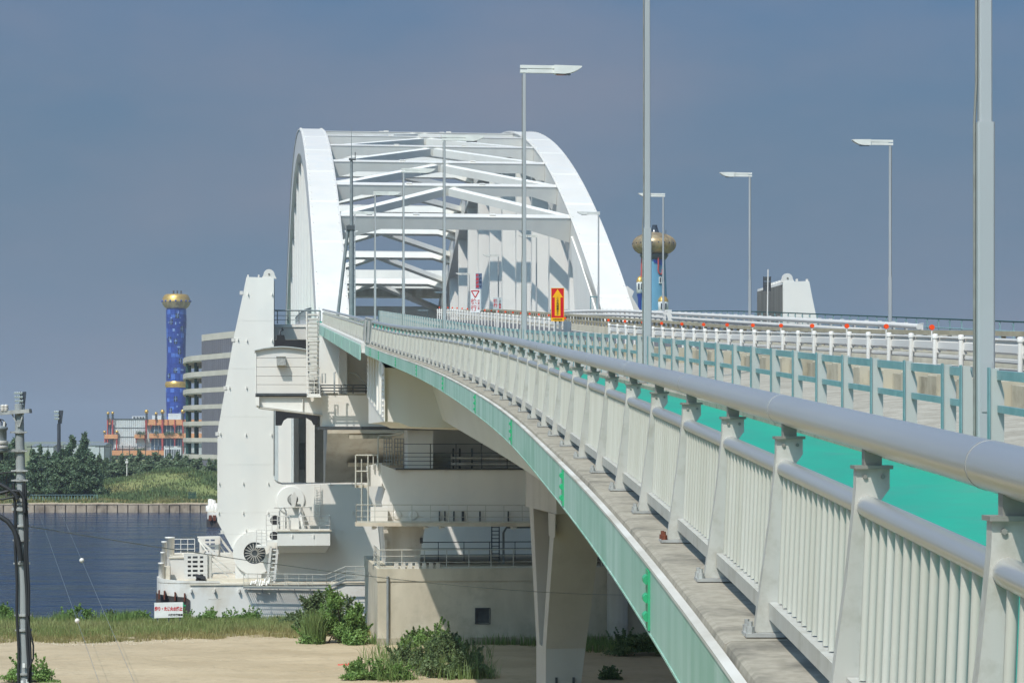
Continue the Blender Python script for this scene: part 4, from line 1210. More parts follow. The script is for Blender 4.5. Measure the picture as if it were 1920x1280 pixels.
def mooring_gear():
    u = UF-3.6
    t = thing('mooring_platform', 'white box platform with railings hung on the front of the tower frame', 'platform', tuple(FB(u, 569, 1020)))
    pts = up(u, (520, 996), (619, 996), (619, 1022), (520, 1022))
    v0, z1 = pts[0]; v1, z0 = pts[2]
    part('box', MB().hexa([B(u, v0, z0), B(u, v1, z0), B(UF-.26, v1-.3, z0-.8), B(UF-.26, v0, z0-.8), B(u, v0, z1), B(u, v1, z1), B(UF-.26, v1, z1), B(UF-.26, v0, z1)]), M['white'], t)
    part('rim', MB().ubox(u-.12, UF-.27, v0-.1, v1+.12, z1+.001, z1+.1), M['deckpaint'], t)
    zf = z1+.1
    handrails([B(u+.05, v0+1.9, zf), B(u+.05, v1, zf), B(UF-.4, v1, zf)], t, M['cleanwhite'], 1.25, 3, 1.05, .032)
    handrails([B(u+.05, v0, zf), B(u+.05, v0+1.1, zf)], t, M['cleanwhite'], 1.25, 3, .6, .032)
    for x in (548, 588):
        q = F(u-.1, x, 1004)
        part('pad_eye', MB().ubox(u-.1, u-.002, q[0]-.03, q[0]+.03, q[1]-.15, q[1]+.15), M['white'], t)
    # swing arm machine standing on it
    m = thing('mooring_crane', 'white pivoting arm with a round black collar standing on the box platform', 'machine', tuple(B(u+1.4, v0+1.6, zf)))
    a = up(u+1, (538, 992), (560, 992), (561, 955), (556, 938), (549, 925), (541, 930), (539, 955))
    a = [(p[0], max(p[1], zf+.001)) for p in a]
    part('pedestal', MB().upr(a, u+.9, u+2.2), M['white'], m)
    c = FB(u+.8, 549, 936)
    part('collar', MB().lathe([(.44, 0), (.48, .1), (.48, .75), (.42, .85)], c, 18, DU), M['stub'], m)
    part('collar_band', MB().lathe([(.36, -.12), (.40, -.001), (.2, -.001)], c, 18, DU), M['galv'], m)
    part('arm', MB().upr(up(u+.55, (545, 930), (552, 921), (557, 930), (554, 948), (547, 950)), u+.4, u+.79), M['cleanwhite'], m)
    part('strut', MB().bar(FB(u+1, 560, 945), FB(u+.6, 570, 992), .25, .25), M['white'], m)
    part('side_housing', MB().upr(up(u+2.3, (567, 950), (585, 950), (581, 985), (571, 985)), u+2.3, u+2.6), M['white'], m)
    part('hoop_frame', MB().path([FB(u+.4, 524, 993), FB(u+.4, 524, 958), FB(u+.4, 528, 951), FB(u+.4, 533, 951), FB(u+.4, 536, 958), FB(u+.4, 536, 990)], .07, 8), M['galv'], m)
    part('top_bar', MB().tube(FB(u+.4, 514, 951), FB(u+.4, 580, 950), .06, 6), M['dirtywhite'], m)
    # stair platforms at the left of it
    s = thing('access_stair', 'white caged access stair joining the box platform and the lower catwalk', 'stairs', tuple(FB(u+1, 505, 1020)))
    f1 = FB(u+1, 498, 1012)
    for x0, x1, y0, y1 in ((499, 521, 965, 1012), (481, 500, 993, 1022)):
        mb = MB()
        for x in (x0, (x0+x1)/2, x1): mb.tube(FB(u+1, x, y1), FB(u+1, x, y0), .035, 5)
        for k in range(5): mb.tube(FB(u+1, x0, y0+(y1-y0)*k/5), FB(u+1, x1, y0+(y1-y0)*k/5), .028, 5)
        part('cage', mb, M['cleanwhite'], s)
        part('landing', MB().upr(up(u+1, (x0-1, y1), (x1, y1), (x1, y1+4), (x0-1, y1+4)), u+1, u+2.8), M['white'], s)
    part('winch', MB().tube(FB(u+1.6, 516, 975), FB(u+1.9, 516, 975), .45, 14).tube(FB(u+1.6, 514, 1004), FB(u+1.9, 514, 1004), .4, 14), M['black'], s)
    part('pump', MB().tube(FB(u+2, 505, 1034), FB(u+2, 518, 1034), .33, 10).tube(FB(u+2, 502, 1040), FB(u+2, 512, 1042), .2, 8).ubox(u+2, u+2.6, F(u+2, 506, 1050)[0], F(u+2, 516, 1050)[0], Z_(u+2, 1052), Z_(u+2, 1040)), M['cleanwhite'], s)
    for k in range(9):
        part('tread', MB().upr(up(u+1.4, (501+k*.8, 1096-k*8), (512+k*.8, 1096-k*8), (512+k*.8, 1094-k*8), (501+k*.8, 1094-k*8)), u+1.4, u+2.2), M['white'], s)
    part('stringer', MB().bar(FB(u+1.3, 500, 1100), FB(u+1.3, 508, 1024), .06, .2).bar(FB(u+1.3, 513, 1100), FB(u+1.3, 521, 1024), .06, .2), M['cleanwhite'], s)
    # lower catwalk on the hull side with its climbing end
    c = thing('catwalk', 'long grey catwalk with railing along the foot of the tower frame', 'catwalk', tuple(FB(u-.8, 570, 1104)))
    u = 207.8
    run = [(456, 1100.5), (612, 1102.5), (648, 1087.5), (690, 1087.5)]
    for k in range(3):
        mb = MB()
        for (xa, ya), (xb, yb) in zip(run[:-1], run[1:]):
            mb.bar(FB(u+.04+k*.78, xa, ya), FB(u+.04+k*.78, xb, yb), .06, .16)
        part('stringer', mb, M['midgrey'], c)
    g = MB()
    for k in range(42):
        x = 457+k*3.75
        g.bar(FB(u, x, 1102.2), FB(u+1.6, x, 1101.8), .05, .05)
    part('grating', g, M['midgrey'], c, kind='stuff')
    handrails([FB(u+.05, 457, 1100), FB(u+.05, 612, 1102), FB(u+.05, 648, 1087), FB(u+.05, 686, 1087)], c, M['rod'], 1.2, 3, 1.15, .03)
    handrails([FB(u+1.5, 465, 1100), FB(u+1.5, 612, 1102)], c, M['rod'], 1.2, 3, 1.9, .025)
    mb = MB()
    for i in range(6):
        x = 462+i*30
        mb.tube(FB(u+.1, x, 1104), FB(UF-.3, x+2, 1118), .04, 5)
    part('strut', mb, M['midgrey'], c)
    for i in range(9):
        x = 470+i*4.2
        part('valve', MB().tube(FB(u+.9, x, 1098-random.random()*6), FB(u+1.1, x+2.5, 1090-random.random()*8), .09, 6), M['white'], c)
mooring_gear()

# ------------------------------------------------------------------ near pontoon
def hull(name, label, u0, vL, vR, zd, length, bow=True):
    t = thing(name, label, 'pontoon', tuple(B(u0+length/2, (vL+vR)/2, 0)))
    r = 2.6
    def ring(z, e=0.0):
        pts = []
        for k in range(9):
            a = pi/2*k/8
            pts.append(B(u0+r-(r+e)*sin(a), vL+r-(r+e)*cos(a), z))
        pts = pts[::1]
        pts += [B(u0-e, vR+e, z), B(u0+length+e, vR+e, z), B(u0+length+e, vL-e, z)]
        return pts
    def band(z0, z1, e0, e1, nm, mt, lid=True):
        a = ring(z0, e0); b = ring(z1, e1); n = len(a)
        mb = MB()
        mb.add(a+b, [(i, (i+1) % n, n+(i+1) % n, n+i) for i in range(n)]+[list(range(n))[::-1], [n+i for i in range(n)]])
        return part(nm, mb, mt, t)
    band(-1.5, zd, 0, 0, 'hull', M['hull'])
    band(zd+.002, zd+.06, -.05, -.05, 'deck', M['deckpaint'])
    return t, ring
def near_pontoon():
    u0 = 209.6
    vL = F(u0, 292, 1100)[0]
    zd = Z_(u0, 1094, 350)
    t, ring = hull('near_pontoon', 'big white pontoon hull with a rounded bow behind the grassy bank', u0, vL, vL+67, zd, 56)
    def w(x, y, d=0): return FB(u0+d, x, y)
    # raised bow bulwark
    zb = Z_(u0, 1083, 300)
    a = [p for p in ring(zd+.061)[:9]]+[B(u0, vL+6.4*.47+2.6, zd+.061)]
    n = len(a)
    mb = MB(); top_ = [Vector((p.x, p.y, zb-.30*(i/(n-1)))) for i, p in enumerate(a)]
    inn = [p+(B(u0+3, vL+3, p.z)-p).normalized()*.12 for p in a]; int_ = [Vector((p.x, p.y, q.z)) for p, q in zip(inn, top_)]
    fs = []
    for i in range(n-1):
        fs += [(i, i+1, n+i+1, n+i), (2*n+i+1, 2*n+i, 3*n+i, 3*n+i+1), (n+i, n+i+1, 3*n+i+1, 3*n+i)]
    mb.add(a+top_+inn+int_, fs)
    part('bulwark', mb, M['hull'], t)
    # dark rubbing band round the bow with rusty brackets
    a = [p for p in ring(-.4, .10)[:9]]+[B(u0-.10, F(u0, 356, 1140)[0], -.4)]
    zs = [Z_(u0, 1113+i*.8, 300) for i in range(9)]+[Z_(u0, 1121.5)]
    n = len(a)
    tp = [Vector((p.x, p.y, z)) for p, z in zip(a, zs)]
    mb = MB(); mb.add(a+tp, [(i, i+1, n+i+1, n+i) for i in range(n-1)])
    inn = [p+(B(u0+3, vL+3, p.z)-p).normalized()*.09 for p in tp]
    mb.add(tp+inn, [(i, i+1, n+i+1, n+i) for i in range(n-1)])
    part('rubbing_band', mb, M['blackwash'], t)
    for x in (298, 308, 328, 346):
        q = F(u0-.25, x, 1113+(x-298)*.10)
        part('fender_bracket', MB().ubox(u0-.2, u0+.8, q[0]-.06, q[0]+.06, q[1]-.45, q[1]+.3), M['rust'], t)
    for x in (358, 402, 448):
        q = F(u0-.3, x, 1112)
        part('mooring_hook', MB().ubox(u0-.35, u0-.002, q[0]-.07, q[0]+.07, q[1]+.1, q[1]+.4), M['hull'], t)
    part('rub_rail', MB().ubox(u0-.1, u0-.002, F(u0, 356, 0)[0], vL+60, zd-.14, zd-.02), M['deckpaint'], t)
    for x in (372, 425, 480, 540, 600):
        part('weld_seam', MB().ubox(u0-.012, u0-.001, F(u0, x, 0)[0], F(u0, x+.35, 0)[0], .2, zd-.2), M['hull'], t)
    part('panel_outline', MB().ubox(u0-.014, u0-.001, F(u0, 391, 0)[0], F(u0, 415, 0)[0], Z_(u0, 1121), Z_(u0, 1120)), M['dirtywhite'], t)
    part('draft_mark', MB().ubox(u0-.115, u0-.102, F(u0, 343, 0)[0], F(u0, 344.5, 0)[0], Z_(u0, 1133), Z_(u0, 1126)).ubox(u0-.115, u0-.102, F(u0, 344.5, 0)[0], F(u0, 348.5, 0)[0], Z_(u0, 1133), Z_(u0, 1130.5)), M['splice'], t)
    zf = zd+.06
    # bollard-like casings at the bow
    for x0, x1, y, d in ((297, 308, 1054, 2.4), (303, 313, 1014, 6.5), (310, 327, 1006, 9.0), (301, 309, 1034, 4.4)):
        k = (u0+d)/FPX
        p = FB(u0+d, (x0+x1)/2, y); r_ = (x1-x0)/2*k
        part('casing', MB().lathe([(r_, 0), (r_, p.z-zf-.15), (r_*1.1, p.z-zf-.14), (r_*1.1, p.z-zf), (.02, p.z-zf+.001)], (p.x, p.y, zf), 16), M['cleanwhite'], t)
    # deckhouse step
    pts = up(u0+5, (318, 1046), (352, 1046), (352, 1076), (318, 1076))
    part('deck_locker', MB().ubox(u0+5, u0+13, pts[0][0], pts[1][0]+1.2, zf+.001, pts[0][1]), M['cleanwhite'], t)
    part('locker_top', MB().ubox(u0+4.9, u0+13.1, pts[0][0]-.1, pts[1][0]+1.3, pts[0][1]+.001, pts[0][1]+.08), M['deckpaint'], t)
    # low bulwark behind it with railing
    a = FB(u0+11, 326, 1027); b = FB(u0+11, 365, 1027)
    handrails([(a.x, a.y, pts[0][1]+.08), (b.x, b.y, pts[0][1]+.08)], t, M['cleanwhite'], a.z-pts[0][1]+.75, 3, .75, .035)
    part('coaming', MB().ubox(u0+2.5, u0+4.5, F(u0+2, 300, 0)[0], F(u0+2, 318, 0)[0], zf+.001, zf+1.3), M['deckpaint'], t)
near_pontoon()
def slotted_boxes():
    u0 = 209.6
    zf = Z_(u0, 1094, 350)+.06
    # each slotted gangway panel: a plate built of bars so that the slots are real holes
    def slotted(name, label, u, x0, x1, y0, y1, rows, slots, org):
        t = thing(name, label, 'barrier', tuple(org))
        v0, z1 = F(u, x0, y0); v1, z0 = F(u, x1, y1)
        z0 = max(z0, zf+.004)
        H = (z1-z0); rh = H/(rows*2+1)
        for i in range(rows+1):
            part('bar', MB().ubox(u, u+.18, v0, v1, z0+2*i*rh, z0+(2*i+1)*rh), M['cleanwhite'], t)
        W = v1-v0
        cuts = [(0, slots[0][0])]+[(slots[i][1], slots[i+1][0]) for i in range(len(slots)-1)]+[(slots[-1][1], 1)]
        for i in range(rows):
            for a, b in cuts:
                part('web', MB().ubox(u+.004, u+.176, v0+a*W, v0+b*W, z0+(2*i+1)*rh+.001, z0+(2*i+2)*rh-.001), M['cleanwhite'], t)
        return t, v0, v1, z0, z1
    u = u0+2.2
    t, v0, v1, z0, z1 = slotted('slotted_barrier', 'white upright panel with rows of dark slots on the pontoon deck, nearest one', u, 345, 389, 1038, 1084, 5, ((.16, .30), (.37, .58), (.68, .82)), FB(u, 367, 1086))
    part('side_wall', MB().ubox(u+.19, u+3.2, v1-.2, v1+.35, z0, z1), M['dirtywhite'], t)
    part('back_wall', MB().ubox(u+.5, u+.6, v0, v1-.21, z0, z1), M['dark'], t)  # added dark plate, the shade inside the box put into its colour
    part('brace', MB().bar(B(u+1.6, v1+.4, z1-.3), B(u+1.6, v1+2.6, z0+.15), .12, .28, up=DU).bar(B(u+.5, v1+.4, z1-.7), B(u+.5, v1+1.9, z0+.1), .1, .2, up=DU), M['dirtywhite'], t)
    part('base_beam', MB().ubox(u-.9, u-.4, v0+.4, v1+6, zf+.001, zf+.3), M['deckpaint'], t)
    p = thing('solar_panel', 'small tilted black panel on the deck in front of the slotted box', 'panel', tuple(FB(u-.8, 377, 1082)))
    a = F(u-.8, 367, 1078); b = F(u-.8, 387, 1082)
    for i in range(2):
        part('cell', MB().prism([B(u-1.2, a[0], a[1]-.45+i*.3), B(u-1.2, b[0], b[1]-.45+i*.3), B(u-.9, b[0]-.1, b[1]-.17+i*.3), B(u-.9, a[0]+.05, a[1]-.17+i*.3)], DU*.06), M['black'], p)
    part('frame', MB().bar(B(u-1.22, a[0]-.5, a[1]-.5), B(u-1.22, b[0], b[1]-.5), .08, .12), M['cleanwhite'], p)
    # folded gangway frames at the back
    u = u0+14
    t2, v0, v1, z0, z1 = slotted('slotted_barrier', 'white panel with rows of slots at the back of the pontoon deck, by the fin', u, 374, 410, 1007, 1039, 4, ((.3, .5), (.58, .8)), FB(u, 392, 1040))
    g = thing('gangway_truss', 'white folded gangway truss leaning across the pontoon deck below the fin', 'gangway', tuple(FB(u, 400, 1045)))
    part('chord', MB().bar(FB(u-1, 372, 1009), FB(u-1, 412, 1046), .2, .42, up=DU), M['cleanwhite'], g)
    part('chord', MB().bar(FB(u+1, 411, 1006), FB(u+1, 437, 1040), .2, .38, up=DU), M['cleanwhite'], g)
    part('post', MB().bar(FB(u+.7, 411, 1006), FB(u+.7, 411, 1042), .2, .3, up=DU), M['cleanwhite'], g)
    part('strut', MB().bar(FB(u+.8, 412, 1022), FB(u+.8, 426, 1042), .12, .2, up=DU).bar(FB(u-1.2, 372, 1012), FB(u-1.2, 395, 1042), .12, .22, up=DU), M['white'], g)
    part('top_chord', MB().bar(FB(u-.6, 370, 1006.5), FB(u-.6, 412, 1005.5), .15, .2, up=DU), M['cleanwhite'], g)
    c = thing('deck_valves', 'cluster of white pipes and valves at the foot of the round grille', 'pipework', tuple(FB(u0+4, 450, 1062)))
    for i in range(9):
        x = 444+random.random()*9; y = 1046+random.random()*16
        part('pipe', MB().tube(FB(u0+4, x, y), FB(u0+4, x+3*random.random(), y+5), .09+.06*random.random(), 6), M['cleanwhite'], c)
    part('stand', MB().ubox(u0+4, u0+4.6, F(u0+4, 446, 0)[0], F(u0+4, 452, 0)[0], zf+.001, zf+1.2), M['deckpaint'], c)
slotted_boxes()

# ------------------------------------------------------------------ the floating arch bridge
def arch_bridge():
    UM, HL = 379.0, 127.0
    VL0, VL1, VR0, VR1 = 7.0, 10.3, 38.0, 41.3
    t = thing('arch_bridge', 'white steel arch bridge with two box ribs, cross beams and hangers', 'bridge', tuple(B(UM, 24.2, ZC+14)))
    def ext(u): return ZC+13.4+34.0*(1-abs((u-UM)/HL)**2.08)
    def dep(u): return 3.5+2.6*abs((u-UM)/HL)**2.2
    us = arange(245, 513, 4)
    def rib(v0, v1):
        mb = MB(); vs = []
        for u in us:
            e = ext(u); s = (ext(u+.5)-ext(u-.5)); nrm = sqrt(1+s*s)
            nu, nz = -s/nrm, 1/nrm
            d = dep(u)
            eu, ez = u, e
            iu, iz = u-nu*d, e-nz*d
            vs += [B(eu, v0, ez), B(eu, v1, ez), B(iu, v1, iz), B(iu, v0, iz)]
        fs = []
        n = len(us)
        for i in range(n-1):
            for k in range(4):
                k2 = (k+1) % 4
                fs.append((i*4+k, (i+1)*4+k, (i+1)*4+k2, i*4+k2))
        fs += [(0, 1, 2, 3), tuple((n-1)*4+k for k in (3, 2, 1, 0))]
        mb.add(vs, fs); return mb
    def strip(v0, v1, off, th):
        # thin flange edge following the rib
        mb = MB(); vs = []
        for u in us:
            e = ext(u); s = (ext(u+.5)-ext(u-.5)); nrm = sqrt(1+s*s); nu, nz = -s/nrm, 1/nrm
            for o in (off, off-th):
                vs += [B(u+nu*o, v0, e+nz*o), B(u+nu*o, v1, e+nz*o)]
        fs = []
        for i in range(len(us)-1):
            for k, k2 in ((0, 1), (1, 3), (3, 2), (2, 0)):
                fs.append((i*4+k, (i+1)*4+k, (i+1)*4+k2, i*4+k2))
        mb.add(vs, fs); return mb
    R = []
    for v0, v1 in ((VL0, VL1), (VR0, VR1)):
        r = part('arch_rib', rib(v0, v1), M['cleanwhite'], t); R.append(r)
        part('edge_flange', strip(v0-.12, v0-.002, -.05, .16), M['cleanwhite'], r)
        part('edge_flange', strip(v1+.002, v1+.12, -.05, .16), M['cleanwhite'], r)
        bm = MB()
        for i in range(90):
            u = 250+i*2.8
            s = (ext(u+.5)-ext(u-.5)); nrm = sqrt(1+s*s); nu, nz = -s/nrm, 1/nrm
            for vv in (v0+.15, v1-.15):
                bm.ubox(u-.12, u+.12, vv-.05, vv+.05, ext(u)-.1, ext(u)+.10)
        part('bolt_row', bm, M['white'], r)
        # splice straps over the top plate
        for k in range(9):
            u = 256+k*13.5
            mb = MB()
            vs = []
            for uu in (u-.25, u+.25):
                for oo in (.012, -.02):
                    vs += [B(uu, v0+.02, ext(uu)+oo), B(uu, v1-.02, ext(uu)+oo)]
            mb.add(vs, [(0, 1, 5, 4), (2, 6, 7, 3), (0, 4, 6, 2), (1, 3, 7, 5), (0, 2, 3, 1), (4, 5, 7, 6)])
            part('splice_strap', mb, M['white'], r)
    zd = lambda u: P(max(u, 190))[2]
    part('foot_block', MB().upr(up(258, (1176, 536), (1189, 546), (1185, 556), (1206, 592), (1160, 592)), 258, 262), M['cleanwhite'], t)
    # hangers: box columns, real width across the bridge
    for k in range(-5, 6):
        u = UM+k*19.2
        for v0, v1 in ((VL0+.5, VL1-.4), (VR0+.35, VR1-.5)):
            zt = ext(u)-dep(u)-.3
            if zt-zd(u) < 1.5: continue
            h = part('hanger', MB().hexa([B(u-.9, v0, zd(u)-1), B(u-.9, v1, zd(u)-1), B(u+.9, v1, zd(u)-1), B(u+.9, v0, zd(u)-1), B(u-.6, v0, zt+1.2), B(u-.6, v1, zt+1.2), B(u+.6, v1, zt+1.2), B(u+.6, v0, zt+1.2)]), M['white'], t)
    # end panels between rib foot and deck on the inside
    for sgn in (-1, 1):
        for va in (VL1+.002, VR0-.152):
            pts = []
            for q in (1, .93, .86, .8):
                u = UM+sgn*HL*q
                pts.append((u, ext(u)-dep(u)*.4))
            u = UM+sgn*HL*.8
            pts += [(UM+sgn*HL*.83, ext(UM+HL*.86)-9), (UM+sgn*HL*.86, zd(252)-.3), (UM+sgn*HL*1.03, zd(252)-.3)]
            part('foot_gusset', MB().prism([B(a, va, b) for a, b in pts], DV*.15), M['white'], t)
    # cross beams and chevron bracing
    nodes = [UM-100+12.5*i for i in range(17)]
    vm = (VL1+VR0)/2
    def tn(u):
        sl = ext(u+.5)-ext(u-.5); q = sqrt(1+sl*sl)
        T = (DU+Vector((0, 0, sl)))/q; Nn = (DU*(-sl)+Vector((0, 0, 1)))/q
        return T, Nn
    for i, u in enumerate(nodes):
        T, Nn = tn(u)
        o = B(u, 0, ext(u))-Nn*.35
        portal = i in (0, 16)
        h1, h2, hw = (1.5, 3.0, 5.0) if portal else (1.2, 2.2, 3.2)
        pts = [(VL1+.02, 0), (VR0-.02, 0), (VR0-.02, -h2), (VR0-hw, -h1), (VL1+hw, -h1), (VL1+.02, -h2)]
        b = part('cross_beam', MB().prism([o+DV*v-T*.6+Nn*d for v, d in pts], T*1.2), M['white'], t)
        def slab(va, vb, d0, d1, w): return [o+DV*va-T*w+Nn*d0, o+DV*vb-T*w+Nn*d0, o+DV*vb+T*w+Nn*d0, o+DV*va+T*w+Nn*d0, o+DV*va-T*w+Nn*d1, o+DV*vb-T*w+Nn*d1, o+DV*vb+T*w+Nn*d1, o+DV*va+T*w+Nn*d1]
        part('top_flange', MB().hexa(slab(VL1+.02, VR0-.02, .001, .10, .63)), M['cleanwhite'], b)
        for q in (.33, .66):
            vq = VL1+(VR0-VL1)*q
            part('lifting_eye', MB().hexa(slab(vq-.35, vq+.35, .101, .28, .2)), M['cleanwhite'], b)
    for a, b in zip(nodes[:-1], nodes[1:]):
        lo, hi = (a, b) if abs(a-UM) > abs(b-UM) else (b, a)
        sg = 1 if hi > lo else -1
        T, Nn = tn((a+b)/2); Tl, Nl = tn(lo); Th, Nh = tn(hi)
        for v in (VL1+.1, VR0-.1):
            p = B(lo, v, ext(lo))-Nl*.95+Tl*sg*.8; q = B(hi, vm+(-.5 if v < vm else .5), ext(hi))-Nh*.95-Th*sg*.75
            part('brace', MB().bar(p, q, 1.0, .95, up=Nn), M['white'], t)
    # deep far portal and end portal
    u = UM+92
    part('portal_beam', MB().ubox(u-1.5, u+1.5, VL1+.02, VR0-.02, ZC+(HY-541)/FPX*u, ZC+(HY-507)/FPX*u), M['white'], t)
    part('portal_soffit', MB().ubox(u+1.6, u+7, VL1+.02, VR0-.02, ZC+(HY-555)/FPX*u, ZC+(HY-541)/FPX*u), M['dirtywhite'], t)
    # deck
    Ds = arange(216, 540, 6)
    part('deck_slab', MB().sweep([(-.5, -5.5), (37.2, -5.5), (37.2, -.302), (-.5, -.302)], Ds), M['white'], t)
    part('kerb', MB().sweep([(-.5, -.3), (.198, -.3), (.198, .12), (-.5, .12)], Ds), M['cleanwhite'], t)
    part('kerb', MB().sweep([(36.32, -.3), (37.2, -.3), (37.2, .12), (36.32, .12)], Ds), M['cleanwhite'], t)
    for k in range(7):
        part('scupper', MB().sweep([(35.9, .35), (36.05, .35), (36.05, .5), (35.9, .5)], [246+k*3, 246.3+k*3]), M['dark'], t)
    part('parapet_wall', MB().sweep([(35.6, 0.001), (36.3, 0.001), (36.2, 1.25), (35.9, 1.25)], arange(232, 300, 6)), M['cleanwhite'], t)
    # end girder, its stained front and the landing at the left
    u = 219.0
    ztop = zd(219)-.9
    part('end_girder', MB().prism([B(u, 7.0, ztop), B(u, 7.0, Z_(u, 812)), B(u+9, 7.0, Z_(u, 915)), B(u+12, 7.0, Z_(u, 915)), B(u+12, 7.0, ztop)], DV*34), M['deckpaint'], t)
    for y in (815, 868):
        part('girder_band', MB().ubox(u-.12+(6 if y > 850 else 0)*.5, u+.6+(6 if y > 850 else 0)*.7, 9.0, 13, Z_(u, y+7, 640), Z_(u, y, 640)), M['concblock'], t)
    part('landing_deck', MB().upr(up(u-2, (500, 608), (601, 608), (601, 636), (500, 636)), u-2, u+.5), M['cleanwhite'], t)
    part('bolt_row', MB().upr(up(u-2.1, (502, 612), (600, 612), (600, 613), (502, 613)), u-2.1, u-2.01), M['white'], t)
    z0 = Z_(u-2, 607.5); a = F(u-2, 500, 0)[0]; b = F(u-2, 601, 0)[0]
    rl = MB()
    for i in range(6): rl.tube(B(u-1.8, a+(b-a)*i/5, z0), B(u-1.8, a+(b-a)*i/5, z0+1.2), .045, 6)
    for i, z in enumerate((.35, .75)): rl.tube(B(u-1.8, a, z0+z), B(u-1.8, b, z0+z), .03, 5)
    rl.tube(B(u-1.8, a, z0+1.22), B(u-1.8, b, z0+1.22), .075, 8)
    part('landing_railing', rl, M['midgrey'], t)
    # supporting legs on the pontoon, seen through the frame
    zp = 5.0
    for x0, x1, uu in ((522, 546, 243), (574, 590, 245), (551, 560, 249)):
        v0 = F(uu, x0, 0)[0]; v1 = F(uu, x1, 0)[0]
        part('support_leg', MB().ubox(uu, uu+6, v0, v1, zp+.07, ztop-.5), M['white'], t)
    part('leg_wall', MB().ubox(253, 254, F(253, 512, 0)[0], F(253, 640, 0)[0], zp+.07, ztop-.5), M['signgrey'], t)
    part('leg_panel', MB().ubox(252.9, 252.99, F(253, 562, 0)[0], F(253, 573, 0)[0], Z_(253, 880, 560), Z_(253, 830, 560)), M['midgrey'], t)
    for vv in (16, 24, 32):
        part('support_leg', MB().ubox(236, 246, vv, vv+4, zp+.07, ztop-.5), M['white'], t)
    # railing of the arch walkway on the left and the enclosure portal at right
    mb = MB(); d = 222
    while d < 300:
        p = P(d, -.2, .12); mb.tube(p, p+Vector((0, 0, 1.0)), .05, 5); d += 2.4
    mb.path([P(x, -.2, 1.15) for x in arange(222, 300, 6)], .07, 6)
    part('walkway_railing', mb, M['midgrey'], t)
    g = MB()
    u = 243
    for x0, x1 in ((1107, 1108.5), (1119, 1120.5)):
        g.ubox(u, u+.25, F(u, x0, 0)[0], F(u, x1, 0)[0], zd(243), Z_(u, 555, 1110))
    g.ubox(u, u+.25, F(u, 1107, 0)[0], F(u, 1120.5, 0)[0], Z_(u, 557, 1110), Z_(u, 555, 1110))
    part('portal_frame', g, M['teal'], t)
arch_bridge()

# far pontoon, a sliver left of the fin
def far_pontoon():
    u0 = 476.0
    vL = F(u0, 388, 960)[0]
    t, ring = hull('far_pontoon', 'distant white pontoon bow with rust streaks and a dark band, left of the fin', u0, vL, vL+66, Z_(u0, 960, 400), 56)
    a = ring(-.3, .12)[:10]; n = len(a)
    tp = [Vector((p.x, p.y, Z_(u0, 973, 400))) for p in a]
    mb = MB(); mb.add(a+tp, [(i, i+1, n+i+1, n+i) for i in range(n-1)])
    part('rubbing_band', mb, M['blackwash'], t)
    for x, y in ((395, 936), (400, 938), (391, 948), (398, 946), (405, 944)):
        p = FB(u0+5, x, y)
        part('casing', MB().lathe([(.55, 0), (.55, p.z-Z_(u0, 960, 400)), (.02, p.z-Z_(u0, 960, 400)+.1)], (p.x, p.y, Z_(u0, 960, 400)+.06), 12), M['cleanwhite'], t)
    for x in (394, 402):
        q = F(u0-.2, x, 970)
        part('fender_bracket', MB().ubox(u0-.3, u0+.5, q[0]-.3, q[0]+.3, q[1]-.6, q[1]+.5), M['rust'], t)
far_pontoon()
# ------------------------------------------------------------------ water and ground (setting)
def vnoise(x, y, s, seed=0):
    return (sin(x*s*1.3+seed)*cos(y*s*1.1+seed*2.1)+.6*sin(x*s*2.7+y*s*1.9+seed*3.3)+.35*cos(x*s*5.1-y*s*4.3+seed))/1.95
def grid(name, xs, ys, zf, mt, kind='structure', smooth=True):
    mb = MB(); nx = len(xs)
    vs = [(x, y, zf(x, y)) for y in ys for x in xs]
    fs = [(j*nx+i, j*nx+i+1, (j+1)*nx+i+1, (j+1)*nx+i) for j in range(len(ys)-1) for i in range(nx-1)]
    mb.add(vs, fs, smooth)
    return top(name, mb, mt, (0, 0, 0), kind=kind)
grid('water', arange(-3000, 3000, 500), [150, 250, 400, 566.5], lambda x, y: 0.0, M['water'])
def gz(x, y):
    e = 197.5+1.2*vnoise(x, 0, .21)
    z = 3.0+.10*vnoise(x, y, .35, 1)+.05*vnoise(x, y, 1.3, 2)
    if y > 182: z -= (min(y, e)-182)*.035
    if y > e: z -= (y-e)*.75
    return max(z, -2.0)
xs = [-900, -500, -250, -120]+arange(-70, 60, 1.5)+[120, 250, 500, 900]
ys = [-300, -100, 0, 60, 100]+arange(125, 206, 1.5)
grid('ground', xs, ys, gz, M['soil'])
def trk(x, f):
    a = 118+2*vnoise(x, 4, .3); b = 181.0
    return a+(b-a)*f
mb = MB(); xx = arange(-78, 32, 1.0)
NK = 130
def ruts(x, y):
    z = 0
    for c, w, d in ((150.2, .28, .05), (151.9, .28, .05), (157.4, .3, .06), (159.1, .3, .06), (163.8, .25, .04), (165.4, .25, .04), (146.2, .25, .035)):
        c2 = c+.9*vnoise(x, c, .045, 3)
        z += -d*math.exp(-((y-c2)/w)**2)+.6*d*math.exp(-((y-c2-.5)/w)**2)
    return z+.02*vnoise(x, y, 2.3, 7)
mb.add([(x, trk(x, k/NK), gz(x, trk(x, k/NK))+((.09+ruts(x, trk(x, k/NK))) if 0 < k < NK and xx[0] < x < xx[-1] else -.04)) for x in xx for k in range(NK+1)], [(i*(NK+1)+k, (i+1)*(NK+1)+k, (i+1)*(NK+1)+k+1, i*(NK+1)+k+1) for i in range(len(xx)-1) for k in range(NK)], True)
top('sandy_track', mb, M['sandy'], (0, 0, 0), kind='structure')
